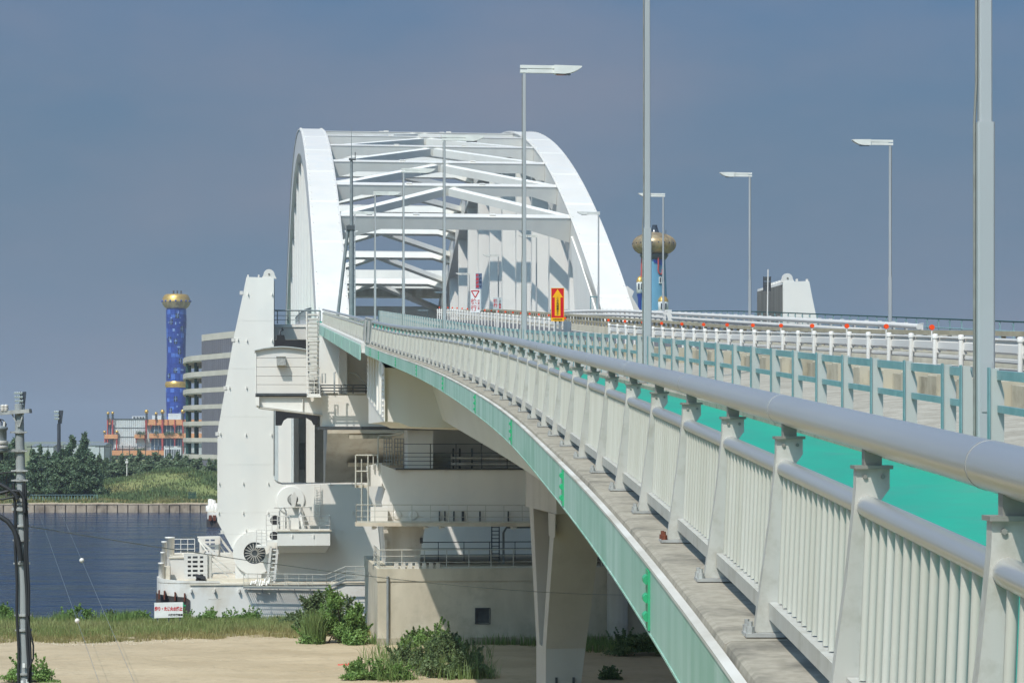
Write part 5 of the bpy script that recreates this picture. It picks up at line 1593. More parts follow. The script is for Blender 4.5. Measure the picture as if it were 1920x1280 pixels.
# grassy strip of soil on top of the bank
def edge_in(x): return 176.5-2.2*vnoise(x, 3, .16, 2)-6.5*min(1, max(0, (-x-14)/20))+.6*vnoise(x, 1, .9)
mb = MB(); xx = arange(-120, 60, 1.0)
vs = []
for x in xx:
    a = edge_in(x)
    for k in range(11):
        y = a+(199.5-a)*k/10
        vs.append((x, y, gz(x, y)+(.10 if k else -.03)))
mb.add(vs, [(i*11+k, (i+1)*11+k, (i+1)*11+k+1, i*11+k+1) for i in range(len(xx)-1) for k in range(10)], True)
top('bank_soil', mb, M['soil'], (0, 0, 0), kind='structure')

QD = 566.0
def mound(x, y):
    def g(cx, cy, sx, sy, h): return h*math.exp(-((x-cx)/sx)**2-((y-cy)/sy)**2)
    z = 1.9+max(0, min(1, (y-QD-8)/40))*1.2
    z += g(-92, 642, 15, 26, 4.6)+g(-76, 636, 12, 22, 3.2)+g(-108, 640, 14, 20, 2.0)
    z += .25*vnoise(x, y, .13, 4)*min(1, (y-QD)/12)
    return z
grid('far_bank', [-2500, -1200, -600, -350]+arange(-220, 120, 4)+[300, 700, 1500, 3000], arange(QD, 760, 4)+[900, 1200, 2000, 4000, 9000], lambda x, y: mound(x, y) if y < 800 else 2.6, M['mead'])
grid('bank_path', arange(-230, 60, 4), [QD+.2, QD+4, QD+9, QD+13], lambda x, y: mound(x, y)+.03+(-.0 if y < QD+11 else -.06), M['sandy'])

# quay wall on the far side, panel by panel
q = thing('quay_wall', 'stained concrete quay wall of upright panels on the far bank', 'wall', (-80, QD-.5, 0))
part('wall_core', MB().box(-900, 900, QD-.5, QD-.01, -2, 1.80), M['quay'], q)
part('capping', MB().box(-900, 900, QD-1.0, QD-.001, 1.801, 2.05), M['quay'], q)
x = -150.0
while x < -60:
    j = RNG.random()*.12
    part('panel', MB().box(x+.14, x+2.36, QD-.85-j, QD-.502, -1.5, 1.795), M['quay'], q)
    x += 2.5

# ------------------------------------------------------------------ vegetation
def blades(name, pts, h, w, mt, label, cat, tall=1.0, lean=.35):
    """grass as bent blades: two faces each"""
    n = len(pts)
    hh = h*(.5+.9*RNG.random(n))
    a = RNG.random(n)*2*pi
    wd_ = w*(.6+.8*RNG.random(n))
    dx = np.cos(a)*wd_/2; dy = np.sin(a)*wd_/2
    la = RNG.random(n)*2*pi; lr = hh*lean*RNG.random(n)
    lx = np.cos(la)*lr; ly = np.sin(la)*lr
    v = np.empty((n, 5, 3))
    P0 = pts
    v[:, 0] = P0-np.stack([dx, dy, 0*dx], 1); v[:, 1] = P0+np.stack([dx, dy, 0*dx], 1)
    mid = P0+np.stack([lx*.35, ly*.35, hh*.6], 1)
    v[:, 2] = mid+np.stack([dx*.7, dy*.7, 0*dx], 1); v[:, 3] = mid-np.stack([dx*.7, dy*.7, 0*dx], 1)
    v[:, 4] = P0+np.stack([lx, ly, hh], 1)
    me = bpy.data.meshes.new(name)
    me.vertices.add(n*5); me.vertices.foreach_set('co', v.reshape(-1))
    b = np.arange(n)*5
    loops = np.stack([b, b+1, b+2, b+3, b+3, b+2, b+4], 1).reshape(-1).astype(np.int32)
    me.loops.add(n*7); me.loops.foreach_set('vertex_index', loops)
    me.polygons.add(n*2)
    ls = np.stack([np.arange(n)*7, np.arange(n)*7+4], 1).reshape(-1).astype(np.int32)
    lt = np.tile(np.array([4, 3], dtype=np.int32), n)
    me.polygons.foreach_set('loop_start', ls); me.polygons.foreach_set('loop_total', lt)
    me.update(calc_edges=True)
    me.materials.append(mt)
    o = link_obj(name, me)
    return tag(o, label, cat, None, 'stuff')
def scatter(n, x0, x1, yf0, yf1, dens=None):
    out = []
    X = x0+(x1-x0)*RNG.random(n*2); T = RNG.random(n*2); R_ = RNG.random(n*2)
    for x, t, r in zip(X, T, R_):
        a = yf0(x); b = yf1(x); y = a+(b-a)*t
        if dens is None or r < dens(x, y): out.append((x, y, gz(x, y)-.02))
        if len(out) >= n: break
    return np.array(out)
clump = lambda x, y: .45+.65*vnoise(x, y, .5, 5)+.4*vnoise(x, y, 1.7, 6)
blades('bank_grass', scatter(60000, -62, -2, lambda x: edge_in(x)+4, lambda x: 199.0, lambda x, y: clump(x, y)+.35), .56, .05, M['grass'], 'olive green grass covering the near bank', 'grass')
blades('dry_grass', scatter(34000, -62, -2, lambda x: edge_in(x)-.3, lambda x: edge_in(x)+8, clump), .4, .045, M['grass2'], 'dry straw coloured grass along the sandy track', 'grass')
blades('water_weeds', scatter(5000, -27, -8, lambda x: 193.5, lambda x: 198.0, lambda x, y: .2+.8*vnoise(x, 2, .6, 3)), .5, .06, M['reed'], 'short green weeds at the water edge in front of the hull', 'weeds', lean=.3)
blades('tall_weeds', scatter(8000, -62, -27, lambda x: 193.5, lambda x: 198.6, lambda x, y: .25+.9*vnoise(x, 2, .45, 8)), .9, .07, M['reed'], 'taller green weeds lining the water edge of the bank', 'weeds', lean=.25)
def sc2(n, cx, cy, rx, ry):
    a = RNG.random(n)*2*pi; r = np.sqrt(RNG.random(n))
    x = cx+np.cos(a)*r*rx; y = cy+np.sin(a)*r*ry
    return np.array([(p, q, gz(p, q)-.02) for p, q in zip(x, y)])
blades('footing_weeds', np.concatenate([sc2(2500, 3.5, 169.8, 9.5, 1.4), sc2(1600, 9, 165, 5.5, 2.5), sc2(2500, 19, 160, 8, 5), sc2(700, -8, 170, 2.5, 1.0)]), .75, .06, M['reed'], 'weeds growing along the foot of the concrete block', 'weeds')

def lobes_cloud(lobes, n, size):
    """points filling several ellipsoids, denser at their skins and ragged"""
    out = []
    w = np.array([l[3]*l[4]*l[5] for l in lobes])**(2/3); w = w/w.sum()
    for (cx, cy, cz, rx, ry, rz), k in zip(lobes, (w*n).astype(int)+3):
        d = RNG.normal(size=(k, 3)); d /= np.linalg.norm(d, axis=1)[:, None]
        r = RNG.random(k)**.42*(1+.16*RNG.normal(size=k))
        out.append(np.array([cx, cy, cz])+d*r[:, None]*np.array([rx, ry, rz]))
    C = np.concatenate(out)
    # open some gaps
    g = np.array([vnoise(p[0]+p[2]*.7, p[1]+p[2]*.5, 1.1/size*.22, 3) for p in C])
    C = C[g > -.55]
    return C
def bush(name, label, cx, cy, w, h, n, size, mt, group=None, seed=0, stems=4, rag=1.0):
    z = gz(cx, cy)
    t = thing(name, label, 'bush', (cx, cy, z), 0, group)
    rs = random.Random(seed)
    L = []
    for k in range(14):
        f = rs.random(); a = rs.uniform(-.5, .5)
        rr = rs.uniform(.13, .24)*w*(1-.35*f)
        top_ = h*(1-.55*abs(a*2)**1.6)
        L.append((cx+a*w*(1-.35*f), cy+rs.uniform(-.35, .35)*w*.8, z+top_*(.12+.68*f), rr, rr*.9, h*rs.uniform(.10, .19)))
    C = lobes_cloud(L, int(n*.78), size)
    S = []
    ns = int(26*rag)
    for k in range(ns):          # sprigs that stick out of the mass
        l = L[rs.randrange(len(L))]
        b = np.array(l[:3]); d = np.array([rs.uniform(-.8, .8), rs.uniform(-.8, .8), rs.uniform(.5, 1.3)]); d /= np.linalg.norm(d)
        ln = l[3]*rs.uniform(1.2, 2.0)+h*.06
        m = max(5, int(n*.22/ns))
        q = np.sqrt(RNG.random(m))[:, None]
        S.append(b+d*ln*q+RNG.normal(size=(m, 3))*size*.9*(1.15-q))
    C = np.concatenate([C]+S)
    C[:, 2] = np.maximum(C[:, 2], z+.05)
    a, b = leafset(C, size)
    quads('foliage', C, a, b, mt, (cx, cy, z), t)
    for k in range(stems):
        l = L[k]
        p0 = Vector((cx+rs.uniform(-.2, .2)*w, cy, z-.05)); p1 = Vector(l[:3])
        part('stem', MB().path([p0, p0.lerp(p1, .5)+Vector((0, 0, .15*h)), p1], .05*h/3, 5, r1=.015), M['bark'], t)
    return t
def pb(x, y_base, D): return PXD(x, y_base, D)
bush('leafy_bush', 'big bright green bush against the left side of the concrete block', PXD(632, 1200, 170.5).x, 170.5, 4.0, 4.1, 20000, .105, M['leaf'], seed=3)
bush('leafy_bush', 'tall narrow green bush touching the block corner', PXD(664, 1200, 171.5).x, 171, 1.7, 4.5, 7000, .10, M['leaf'], seed=4)
bush('dark_bush', 'darker sprawling bush behind the bright bush, in front of the white hull', PXD(603, 1180, 180).x, 180, 3.6, 4.6, 8000, .12, M['leafdark'], seed=8)
bush('dark_bush', 'thin dark shrub sticking up over the other bushes by the catwalk', PXD(648, 1180, 181).x, 181, 2.2, 5.0, 2400, .12, M['leafdark'], seed=11)
blades('reed_clump', sc2(900, PXD(590, 1205, 170).x, 170, .75, .5), 2.0, .06, M['reed'], 'tall pale reed clump at the left of the bright bush', 'reeds', lean=.4)
for i, (x, D, w, h, n, mt_, lb) in enumerate([
    (805, 164, 4.4, 1.9, 4600, 'leaf', 'low green shrub mass in front of the concrete block, half in shade'),
    (838, 157, 4.2, 2.1, 4600, 'leafdark', 'dull green shrub at the shadow edge of the sandy track'),
    (770, 151, 3.6, 1.5, 3600, 'leafdark', 'ragged low shrub left of the shadow edge at the bottom'),
    (850, 146.5, 4.6, 1.7, 5000, 'leafdark', 'large bottom shrub under the deck edge shadow'),
    (690, 144.5, 3.6, 1.0, 3000, 'leaf', 'flat green shrub at the very bottom on the sand'),
    (735, 145.5, 2.4, 1.3, 2200, 'leaf', 'small spiky shrub at the bottom between the larger ones'),
    (788, 168.5, 2.4, 1.5, 2200, 'leafdark', 'small dark shrub leaning on the concrete block'),
    (1145, 145, 1.6, .9, 900, 'leafdark', 'little dark shrub in the deep shade right of the V pier'),
    (1215, 162, 6, 1.6, 3000, 'leafdark', 'wide dark shrub in the shade far under the deck'),
    (50, 143.5, 3.6, 1.5, 3000, 'leaf', 'green shrub at the foot of the utility pole'),
    (8, 195, 2.0, 1.9, 1700, 'leaf', 'round green shrub at the left edge by the water'),
    (330, 196.5, 2.6, 1.4, 1500, 'leaf', 'yellowish shrub left of the notice board by the water'),
    (150, 196.5, 3.0, 1.5, 1800, 'leaf', 'pale green shrub by the water under the lower marker ball'),
    (260, 196.8, 2.2, 1.1, 1200, 'leaf', 'low weed tuft by the water right of the lower marker ball'),
    (455, 196.0, 3.2, 1.2, 1500, 'leaf', 'yellow green weed tuft by the water in front of open water'),
    (205, 197.0, 2.0, 1.0, 1000, 'leafdark', 'small weed tuft by the water between pole and marker ball'),
    (395, 194.5, 2.4, 1.3, 1300, 'leaf', 'spiky weeds just right of the notice board in front of the hull'),
    (545, 190, 2.2, 1.3, 1300, 'leafdark', 'low weedy shrub in front of the white hull'),
]):
    bush('shrub', lb, PXD(x, 900, D).x, D, w, h, int(n*1.9), .095, M[mt_], seed=20+i, stems=2)
blades('front_weeds', np.concatenate([sc2(420, PXD(868, 0, 146).x, 146, 2.3, 1.6), sc2(260, PXD(790, 0, 155).x, 153, 4, 6), sc2(200, PXD(720, 0, 145).x, 144.8, 2.5, 1.0), sc2(500, PXD(800, 0, 158).x, 158, 4.5, 6.5)]), 1.15, .05, M['reed'], 'pale green stalky weeds at the bottom of the picture', 'weeds', lean=.6)

def tree(kind, label, x, D, h, w, n, size, mt, group, seed):
    rs = random.Random(seed)
    z = mound(x, D) if D < 800 else 2.6
    t = thing(kind, label, 'tree', (x, D, z-.1), 0, group)
    mb = MB().path([(x, D, z-.1), (x+rs.uniform(-.2, .2), D, z+h*.5), (x, D, z+h*.93)], .03*h*.8, 6, r1=.03)
    part('trunk', mb, M['bark'], t)
    L = []
    K = 15
    for k in range(K):
        f = (k+.5)/K
        rr = w*.5*(1.0-.80*f**1.3)*rs.uniform(.45, .8)
        an = rs.uniform(0, 2*pi); ro = w*.5*(1-.85*f)*rs.uniform(.3, .7)
        c = (x+cos(an)*ro, D+sin(an)*ro, z+h*(.13+.80*f), rr, rr, h*.085*rs.uniform(.7, 1.2))
        L.append(c)
        if k % 3 == 0 and n > 1000:
            part('limb', MB().tube((x, D, c[2]-.06*h), c[:3], .012*h, 5, .02), M['bark'], t)
    L.append((x, D, z+h*.94, w*.06, w*.06, h*.07))
    C = lobes_cloud(L, n, size)
    C[:, 2] = np.maximum(C[:, 2], z+.1)
    a, b = leafset(C, size)
    quads('crown', C, a, b, mt, (x, D, z-.1), t)
    return t
pl = [(-4, 606, 13.5, 8), (12, 600, 14, 9), (28, 612, 15, 9), (62, 600, 12.5, 9), (76, 612, 13, 9), (90, 600, 12, 9), (104, 606, 11.5, 8), (118, 600, 12.5, 9), (134, 612, 15.5, 9), (147, 600, 12.5, 9), (160, 608, 16.3, 9), (172, 600, 11.5, 8)]
plab = ['pine cut by the left edge of the picture', 'pine just left of the utility pole, under the transformer', 'pine directly behind the utility pole', 'first pine right of the utility pole',
        'pine behind the slanting wire, second right of the pole', 'low pine in the middle of the grove', 'lowest pine below the slim floodlight mast', 'pine just right of the slim floodlight mast',
        'pine with a separate tip between the mast and the tallest pine', 'rounded pine close left of the tallest pine', 'tallest pine with a pointed top near the right end of the grove', 'small pine closing the right end of the grove']
for i, (x, D, h, w) in enumerate(pl):
    tree('pine_tree', plab[i], PXD(x, 900, D).x, D, h, w, 6500, .33, M['pine'], 'pines on the far bank', 100+i)
ft = [(186, 690, 10, 9), (200, 700, 9, 9), (214, 700, 9.5, 10), (228, 705, 10, 10), (246, 712, 10, 11), (262, 705, 11, 10), (278, 700, 9.5, 10), (292, 710, 10.5, 11), (306, 700, 9, 9), (318, 708, 10, 11), (333, 700, 10.5, 10), (348, 706, 9.5, 11), (362, 700, 8.5, 10), (376, 704, 9, 10), (392, 700, 8.5, 9), (404, 706, 8.5, 9)]
flab = ['low tree next to the right end of the pine grove', 'low tree below the left corner of the coloured plant', 'tree in front of the two left gold balls of the plant', 'tree left of the white camera post',
        'tree right of the white camera post', 'taller tree below the striped white wall', 'tree below the right end of the striped wall', 'tree in front of the gold balls above the orange bays', 'small tree in front of the orange lower band end',
        'tree in front of the low white annexe', 'tree at the gap between annexe and car park', 'tree in front of the round nose of the car park', 'small tree in front of the green car park columns', 'tree under the grey cladding of the car park', 'tree just left of the white fin', 'tree half hidden by the white fin']
for i, (x, D, h, w) in enumerate(ft):
    tree('broadleaf_tree', flab[i], PXD(x, 900, D).x, D, h, w, 1900, .45, M['tree'], 'trees behind the grassy mound', 200+i)
# scrub on the mound
def mound_pts(n, x0, x1, y0, y1, dens):
    out = []
    while len(out) < n:
        x = x0+(x1-x0)*RNG.random(); y = y0+(y1-y0)*RNG.random()
        if RNG.random() < dens(x, y): out.append((x, y, mound(x, y)-.05))
    return np.array(out)
blades('mound_grass', mound_pts(22000, -150, -66, QD+9, 655, lambda x, y: .55+.6*vnoise(x, y, .16, 9)), .65, .2, M['fargrass'], 'green scrub and grass on the mound across the water', 'grass')
blades('mound_scrub', mound_pts(7000, -125, -66, QD+16, 652, lambda x, y: max(0, vnoise(x, y, .11, 12)-.1)*1.6), 1.1, .3, M['leafdark'], 'darker green scrub patches on the mound across the water', 'weeds')
blades('quay_weeds', mound_pts(2600, -150, -66, QD+11, QD+18, lambda x, y: .35+.7*vnoise(x, y, .22, 15)), .7, .25, M['grass2'], 'dry weeds behind the far quay wall', 'grass')

# ------------------------------------------------------------------ small things on the near ground
def px_ground(x, y):
    D = (ZC-3.0)*FPX/(y-HY)
    p = PXD(x, y, D); return Vector((p.x, D, gz(p.x, D)))
def notice():
    D = 190.0; k = D/FPX
    x = (316.2-HX)*k; z = gz(x, D)
    t = thing('notice_board', 'white notice board with red characters on the bank in front of the dark hull band', 'sign', (x, D, z))
    z0 = ZC+(HY-1157)*k-z; z1 = ZC+(HY-1128)*k-z; w = 26.8*k
    for sx in (-.9, 0, .9): lpart('post', MB().box(sx-.05, sx+.05, .03, .12, -.1, z1-.1), M['dark'], t)
    lpart('board', MB().prism([(-w, -.02, z0-.05), (w, -.02, z0+.04), (w, -.02, z1), (-w, -.02, z1-.05)], (0, .045, 0)), M['signwhite'], t)
    letters('釣り・たき火の禁止', .345, M['redtext'], t, (0, -.024, (z0+z1)/2+.06), bold=.02, wd=.72)
    letters('大阪市港湾局', .20, M['blacktext'], t, (w*.48, -.024, z0+.2), bold=.008)
notice()
p = px_ground(645, 1249)
t = thing('litter', 'crumpled red plastic litter lying on the sand', 'litter', tuple(p))
for i in range(4):
    c = p+Vector((i*.22-.3, random.uniform(-.2, .2), .06))
    part('piece', MB().hexa([c+Vector((-.14, -.1, -.06)), c+Vector((.16, -.08, -.06)), c+Vector((.12, .1, -.06)), c+Vector((-.12, .12, -.06)), c+Vector((-.08, -.05, .05+.04*i)), c+Vector((.12, -.06, .08)), c+Vector((.1, .08, .05)), c+Vector((-.09, .08, .09))]), M['scrap'], t)
p = px_ground(600, 1259)
top('driftwood', MB().path([p+Vector((-.4, 0, .04)), p+Vector((0, .05, .06)), p+Vector((.45, .15, .03))], .05, 6), M['wood'], tuple(p), 'short pale driftwood stick on the sandy track', 'driftwood')
p = px_ground(640, 1257)
top('driftwood', MB().path([p+Vector((-.5, .1, .04)), p+Vector((0, .0, .07)), p+Vector((.5, -.05, .03))], .055, 6), M['wood'], tuple(p), 'pale plank like stick just below the red litter', 'driftwood')
mb = MB()
for i in range(3200):
    x = random.uniform(-40, 2)
    if i % 2: y = random.uniform(143, edge_in(x)+1); r = random.uniform(.015, .05)
    else: y = edge_in(x)+random.gauss(-.9, .7); r = random.uniform(.03, .12)*(1.25 if -36 < x < -24 else .8)
    z = gz(x, y)+.05
    j = [random.uniform(.7, 1.3) for _ in range(5)]
    mb.add([(x-r*j[0], y, z-.01), (x, y-r*.8*j[1], z-.01), (x+r*j[2], y, z-.01), (x, y+r*j[3], z-.01), (x+r*(j[4]-1), y, z+r*.8*j[0])], [(0, 1, 4), (1, 2, 4), (2, 3, 4), (3, 0, 4)])
top('stones', mb, M['stone'], (0, 0, 0), 'loose pale stones scattered on the sandy track', 'stones', None, 'stuff')
# low fences on the far side
g = thing('green_fence', 'short green picket fence on the bank just left of the fin', 'fence', (PXD(360, 930, 585).x, 585, mound(PXD(360, 930, 585).x, 585)))
for i in range(8):
    p = PXD(354+i*1.9, 930, 585); z = mound(p.x, 585)
    part('picket', MB().box(p.x-.07, p.x+.07, 584.95, 585.05, z-.1, z+2.3), M['splice'] if False else M['darkgreen'], g)
part('rail', MB().box(PXD(353, 0, 585).x, PXD(368, 0, 585).x, 585.051, 585.12, mound(PXD(360, 0, 585).x, 585)+1.6, mound(PXD(360, 0, 585).x, 585)+1.75), M['darkgreen'], g)
f = thing('mesh_fence', 'thin teal fence line in front of the pine grove', 'fence', (PXD(120, 930, 583).x, 583, 2.6))
for i in range(22):
    x = PXD(56+i*6, 0, 583).x; z = mound(x, 583)
    part('post', MB().box(x-.05, x+.05, 582.95, 583.05, z-.1, z+1.3), M['teal'], f)
part('rail', MB().box(PXD(56, 0, 583).x, PXD(183, 0, 583).x, 583.051, 583.10, 3.75, 3.85), M['teal'], f)
w = PXD(238, 862, 660)
t = thing('white_post', 'slender white camera post standing on top of the mound', 'post', (w.x, 660, mound(w.x, 660)))
part('shaft', MB().tube((w.x, 660, mound(w.x, 660)-.2), (w.x, 660, w.z), .16, 6), M['cleanwhite'], t)
part('head', MB().box(w.x-.4, w.x+.35, 659.7, 660.3, w.z-.9, w.z-.3).box(w.x-.22, w.x+.22, 659.75, 660.25, w.z, w.z+.35), M['cleanwhite'], t)
# ------------------------------------------------------------------ far buildings
def chimney():
    D = 1700.0; k = D/FPX
    c = PXD(330.5, 860, D)
    t = thing('blue_chimney', 'tall cobalt blue chimney with gold bulb top and gold ring', 'chimney', (c.x, D, 2.6))
    z = lambda y: ZC+(HY-y)*k
    prof = []
    for y in range(845, 575, -18):
        prof.append(((18.2+.8*sin(y*.045))*k, z(y)))
    prof.append((18*k, z(577)))
    part('shaft', MB().lathe([(18*k, 2)]+prof, (c.x, D, 0), 28), M['blue'], t)
    part('gold_ring', MB().lathe([(18.5*k, z(727)), (21*k, z(723)), (21*k, z(719)), (19*k, z(715))], (c.x, D, 0), 28), M['gold'], t)
    b = part('bulb', MB().lathe([(17*k, z(579)), (22*k, z(576)), (25.5*k, z(571)), (26.6*k, z(566))], (c.x, D, 0), 32), M['bronze'], t)
    part('upper_bulb', MB().lathe([(26.7*k, z(565.9)), (25.5*k, z(559)), (22.5*k, z(554)), (20*k, z(552))], (c.x, D, 0), 32), M['gold'], t)
    for i in range(16):
        a = 2*pi*i/16+.1
        part('porthole', MB().ball((c.x+cos(a)*26.4*k, D+sin(a)*26.4*k, z(565)), 1.9*k, 8), M['blue'], b)
    for i, dx in enumerate((-5, 2, 9)):
        part('flue_tip', MB().lathe([(1.4*k, z(552)), (1.2*k, z(546.5)), (1.8*k, z(546)), (1.6*k, z(545))], (c.x+dx*k, D, 0), 8), M['dark'], t)
    # uneven lighter tile patches and windows let into the shaft
    rs = random.Random(5)
    def patch(a0, a1, y0, y1, mt, nm, ex=.12):
        mb = MB(); vs = []; n = 4
        for i in range(n+1):
            a = a0+(a1-a0)*i/n
            for yy in (y0, y1):
                rr = (18.2+.8*sin(yy*.045))*k
                for r in (rr+ex, rr-.6):
                    vs.append((c.x+cos(a)*r, D+sin(a)*r, z(yy)))
        fs = []
        for i in range(n):
            o = i*4; q = o+4
            fs += [(o, o+2, q+2, q), (o, q, q+1, o+1), (o+2, o+3, q+3, q+2)]
        fs += [(0, 1, 3, 2), (n*4, n*4+2, n*4+3, n*4+1)]
        mb.add(vs, fs)
        part(nm, mb, mt, t)
    def patch2(*q): patch(*q, ex=.32)
    y = 581.0
    cols = [-pi/2-1.45+2.9*q/6 for q in range(7)]
    shift = 0.0
    while y < 836:
        hh = rs.choice((6.5, 8, 9.5, 12))
        if y < 728 and y+hh > 714: y = 728.5; continue
        y1 = min(y+hh-.7, 838)
        shift += rs.uniform(-.12, .12)
        shift = max(-.2, min(.2, shift))
        for q in range(6):
            g0 = cols[q]+shift+rs.uniform(-.03, .03)+.03; g1 = cols[q+1]+shift-.02
            patch(g0, g1, y, y1, M[rs.choice(('blue', 'blue', 'blue2', 'blue3', 'blue'))], 'tile_panel')
        y += hh
    y = 584
    while y < 834:
        for q in range(3):
            if rs.random() < .3 and not 712 < y < 732:
                g0 = -pi/2+rs.uniform(-.95, .75)
                patch2(g0, g0+rs.choice((.12, .2, .3)), y, y+rs.choice((1.5, 2.2, 3, 5)), M['bluelight'], 'pale_patch')
        y += rs.uniform(8, 13)
    for yy, a in ((636, -1.65), (743, -1.65), (612, -1.0), (672, -1.15), (632, -2.3), (700, -2.4), (600, -2.1), (655, -1.25), (765, -2.2), (690, -1.7), (588, -1.5)):
        patch(a, a+.32, yy, yy+9, M['darkglass'], 'window', .3)
        patch(a+.14, a+.18, yy-.2, yy+9.2, M['bluelight'], 'mullion', .45)
        patch(a-.01, a+.33, yy+4.2, yy+4.8, M['bluelight'], 'mullion', .42)
chimney()

def plant():
    D = 1650.0; k = D/FPX
    X = lambda x: (x-HX)*k
    Z = lambda y: ZC+(HY-y)*k
    t = thing('coloured_plant', 'orange, red and striped white plant building with gold balls on its columns', 'building', (X(270), D, 2.6))
    part('core', MB().box(X(199), X(420), D+3, D+60, 2, Z(787)), M['signgrey'], t)
    # striped white wall, each stripe its own panel
    x = 214.0
    while x < 271.5:
        part('panel', MB().box(X(x), X(x+3.1), D+1.2, D+2.99, Z(840), Z(786)), M['stripe'], t)
        x += 3.6
    for y in (802, 819): part('joint_band', MB().box(X(214), X(272), D+1.0, D+1.19, Z(y+.6), Z(y-.6)), M['dark'], t)
    part('coping', MB().box(X(213), X(273), D+.8, D+3, Z(786), Z(784.5)), M['dark'], t)
    def band(x0, x1, y0, y1, nm='band', mt=None, d=0.0): part(nm, MB().box(X(x0), X(x1), D-d, D+2.9, Z(y1), Z(y0)), mt or M['salmon'], t)
    band(200.6, 207, 784, 796); band(272.6, 344, 786, 797); band(344.5, 420, 786, 797)
    band(196.5, 221, 814, 822, d=1.5); band(253, 272, 814, 821, d=2.5); band(280, 344, 812, 821, d=1.5); band(344.5, 420, 812, 821, d=1.5)
    band(195, 314, 844, 853, d=4)
    # glass behind the arches
    for x0, x1, y0, y1 in ((197, 220, 822, 843), (200.5, 213, 796, 814), (282, 303, 796, 812), (304, 327, 796, 812), (328, 344, 796, 812), (282, 303, 821, 843), (304, 327, 821, 843), (328, 344, 821, 843), (255, 272, 821, 843)):
        g = part('glazing', MB().box(X(x0+.4), X(x1-.4), D+2.0, D+2.95, Z(y1), Z(y0)), M['glass'], t)
        for q in range(1, 3):
            part('mullion', MB().box(X(x0+(x1-x0)*q/3)-.25, X(x0+(x1-x0)*q/3)+.25, D+1.8, D+1.99, Z(y1), Z(y0+2)), M['signgrey'], g)
    # arch spandrels: two wedges per opening
    for x0, x1, y in ((282, 303, 796.5), (304, 327, 796.5), (328, 344, 796.5), (282, 303, 821), (304, 327, 821), (328, 344, 821), (198, 220, 822), (255, 272, 821)):
        mb = MB()
        for s, xa in ((1, x0), (-1, x1)):
            pts = [(X(xa), D, Z(y)), (X(xa+s*6), D, Z(y)), (X(xa+s*2.5), D, Z(y+1.5)), (X(xa+s*.8), D, Z(y+4.5)), (X(xa), D, Z(y+9))]
            mb.prism(pts, (0, 1.7, 0))
        part('arch_spandrel', mb, M['redrender'], t)
    for x, y0, y1, r in ((202, 783, 853, 1.2), (211.5, 784, 814, 1.6), (274.5, 783, 822, 1.4), (292.5, 786, 797, .7), (305, 783, 853, 1.7), (281.5, 796, 797, .7), (328, 786, 843, 1.0), (343.5, 783, 853, 1.2), (219, 813, 843, 1.2), (197, 813, 853, 1.1), (315, 786, 797, .6), (262, 844, 853, .5), (240, 844, 853, .5), (285, 844, 853, .6)):
        part('column', MB().lathe([(r*k*1.2, Z(y1)), (r*k, Z((y0+y1)/2)), (r*k*1.1, Z(y0))], (X(x), D-.6, 0), 10), M['redrender'], t)
    for x, y in ((203, 774.5), (211.5, 774), (275, 771.5), (293, 775), (305, 771.5), (343, 771), (196.5, 809.5), (219.5, 809)):
        big = y < 773
        part('pedestal', MB().lathe([(2.6*k, Z(786 if y < 800 else 815)), (1.8*k, Z(y+6)), (2.6*k, Z(y+3))], (X(x), D-.6, 0), 8), M['dark'], t)
        part('gold_ball', MB().ball((X(x), D-.6, Z(y)), (4.0 if big else 2.9)*k, 14), M['gold'], t)
    part('roof_plant', MB().box(X(244), X(269), D+8, D+20, Z(787), Z(779.5)).box(X(312), X(336), D+8, D+22, Z(787), Z(774.5)).box(X(281), X(300), D+10, D+22, Z(787), Z(778)), M['stripe'], t)
    for x in (247, 253, 259, 264): part('roof_vent', MB().box(X(x), X(x+3), D+7, D+8, Z(784.5), Z(781)), M['dark'], t)
    for i in range(16):
        x = random.choice((254, 258, 262, 266, 270, 286, 292, 297, 322, 335, 310, 316))+random.random()*3; y = random.choice((812, 811, 843, 842))
        C = np.array([X(x), D-2.2, Z(y)])+RNG.normal(size=(60, 3))*np.array([.9, .5, .7])
        a, b = leafset(C, .55)
        quads('roof_shrub', C, a, b, M['tree'], (X(270), D, 2.6), t)
    # lower white annexe with curly pipework in front
    part('annexe', MB().box(X(313), X(345), D-14, D-6, 2, Z(836)), M['stripe'], t)
    for i in range(9):
        part('annexe_window', MB().box(X(315+i*3.2), X(316.8+i*3.2), D-14.2, D-14.01, Z(860), Z(842)), M['darkglass'], t)
plant()

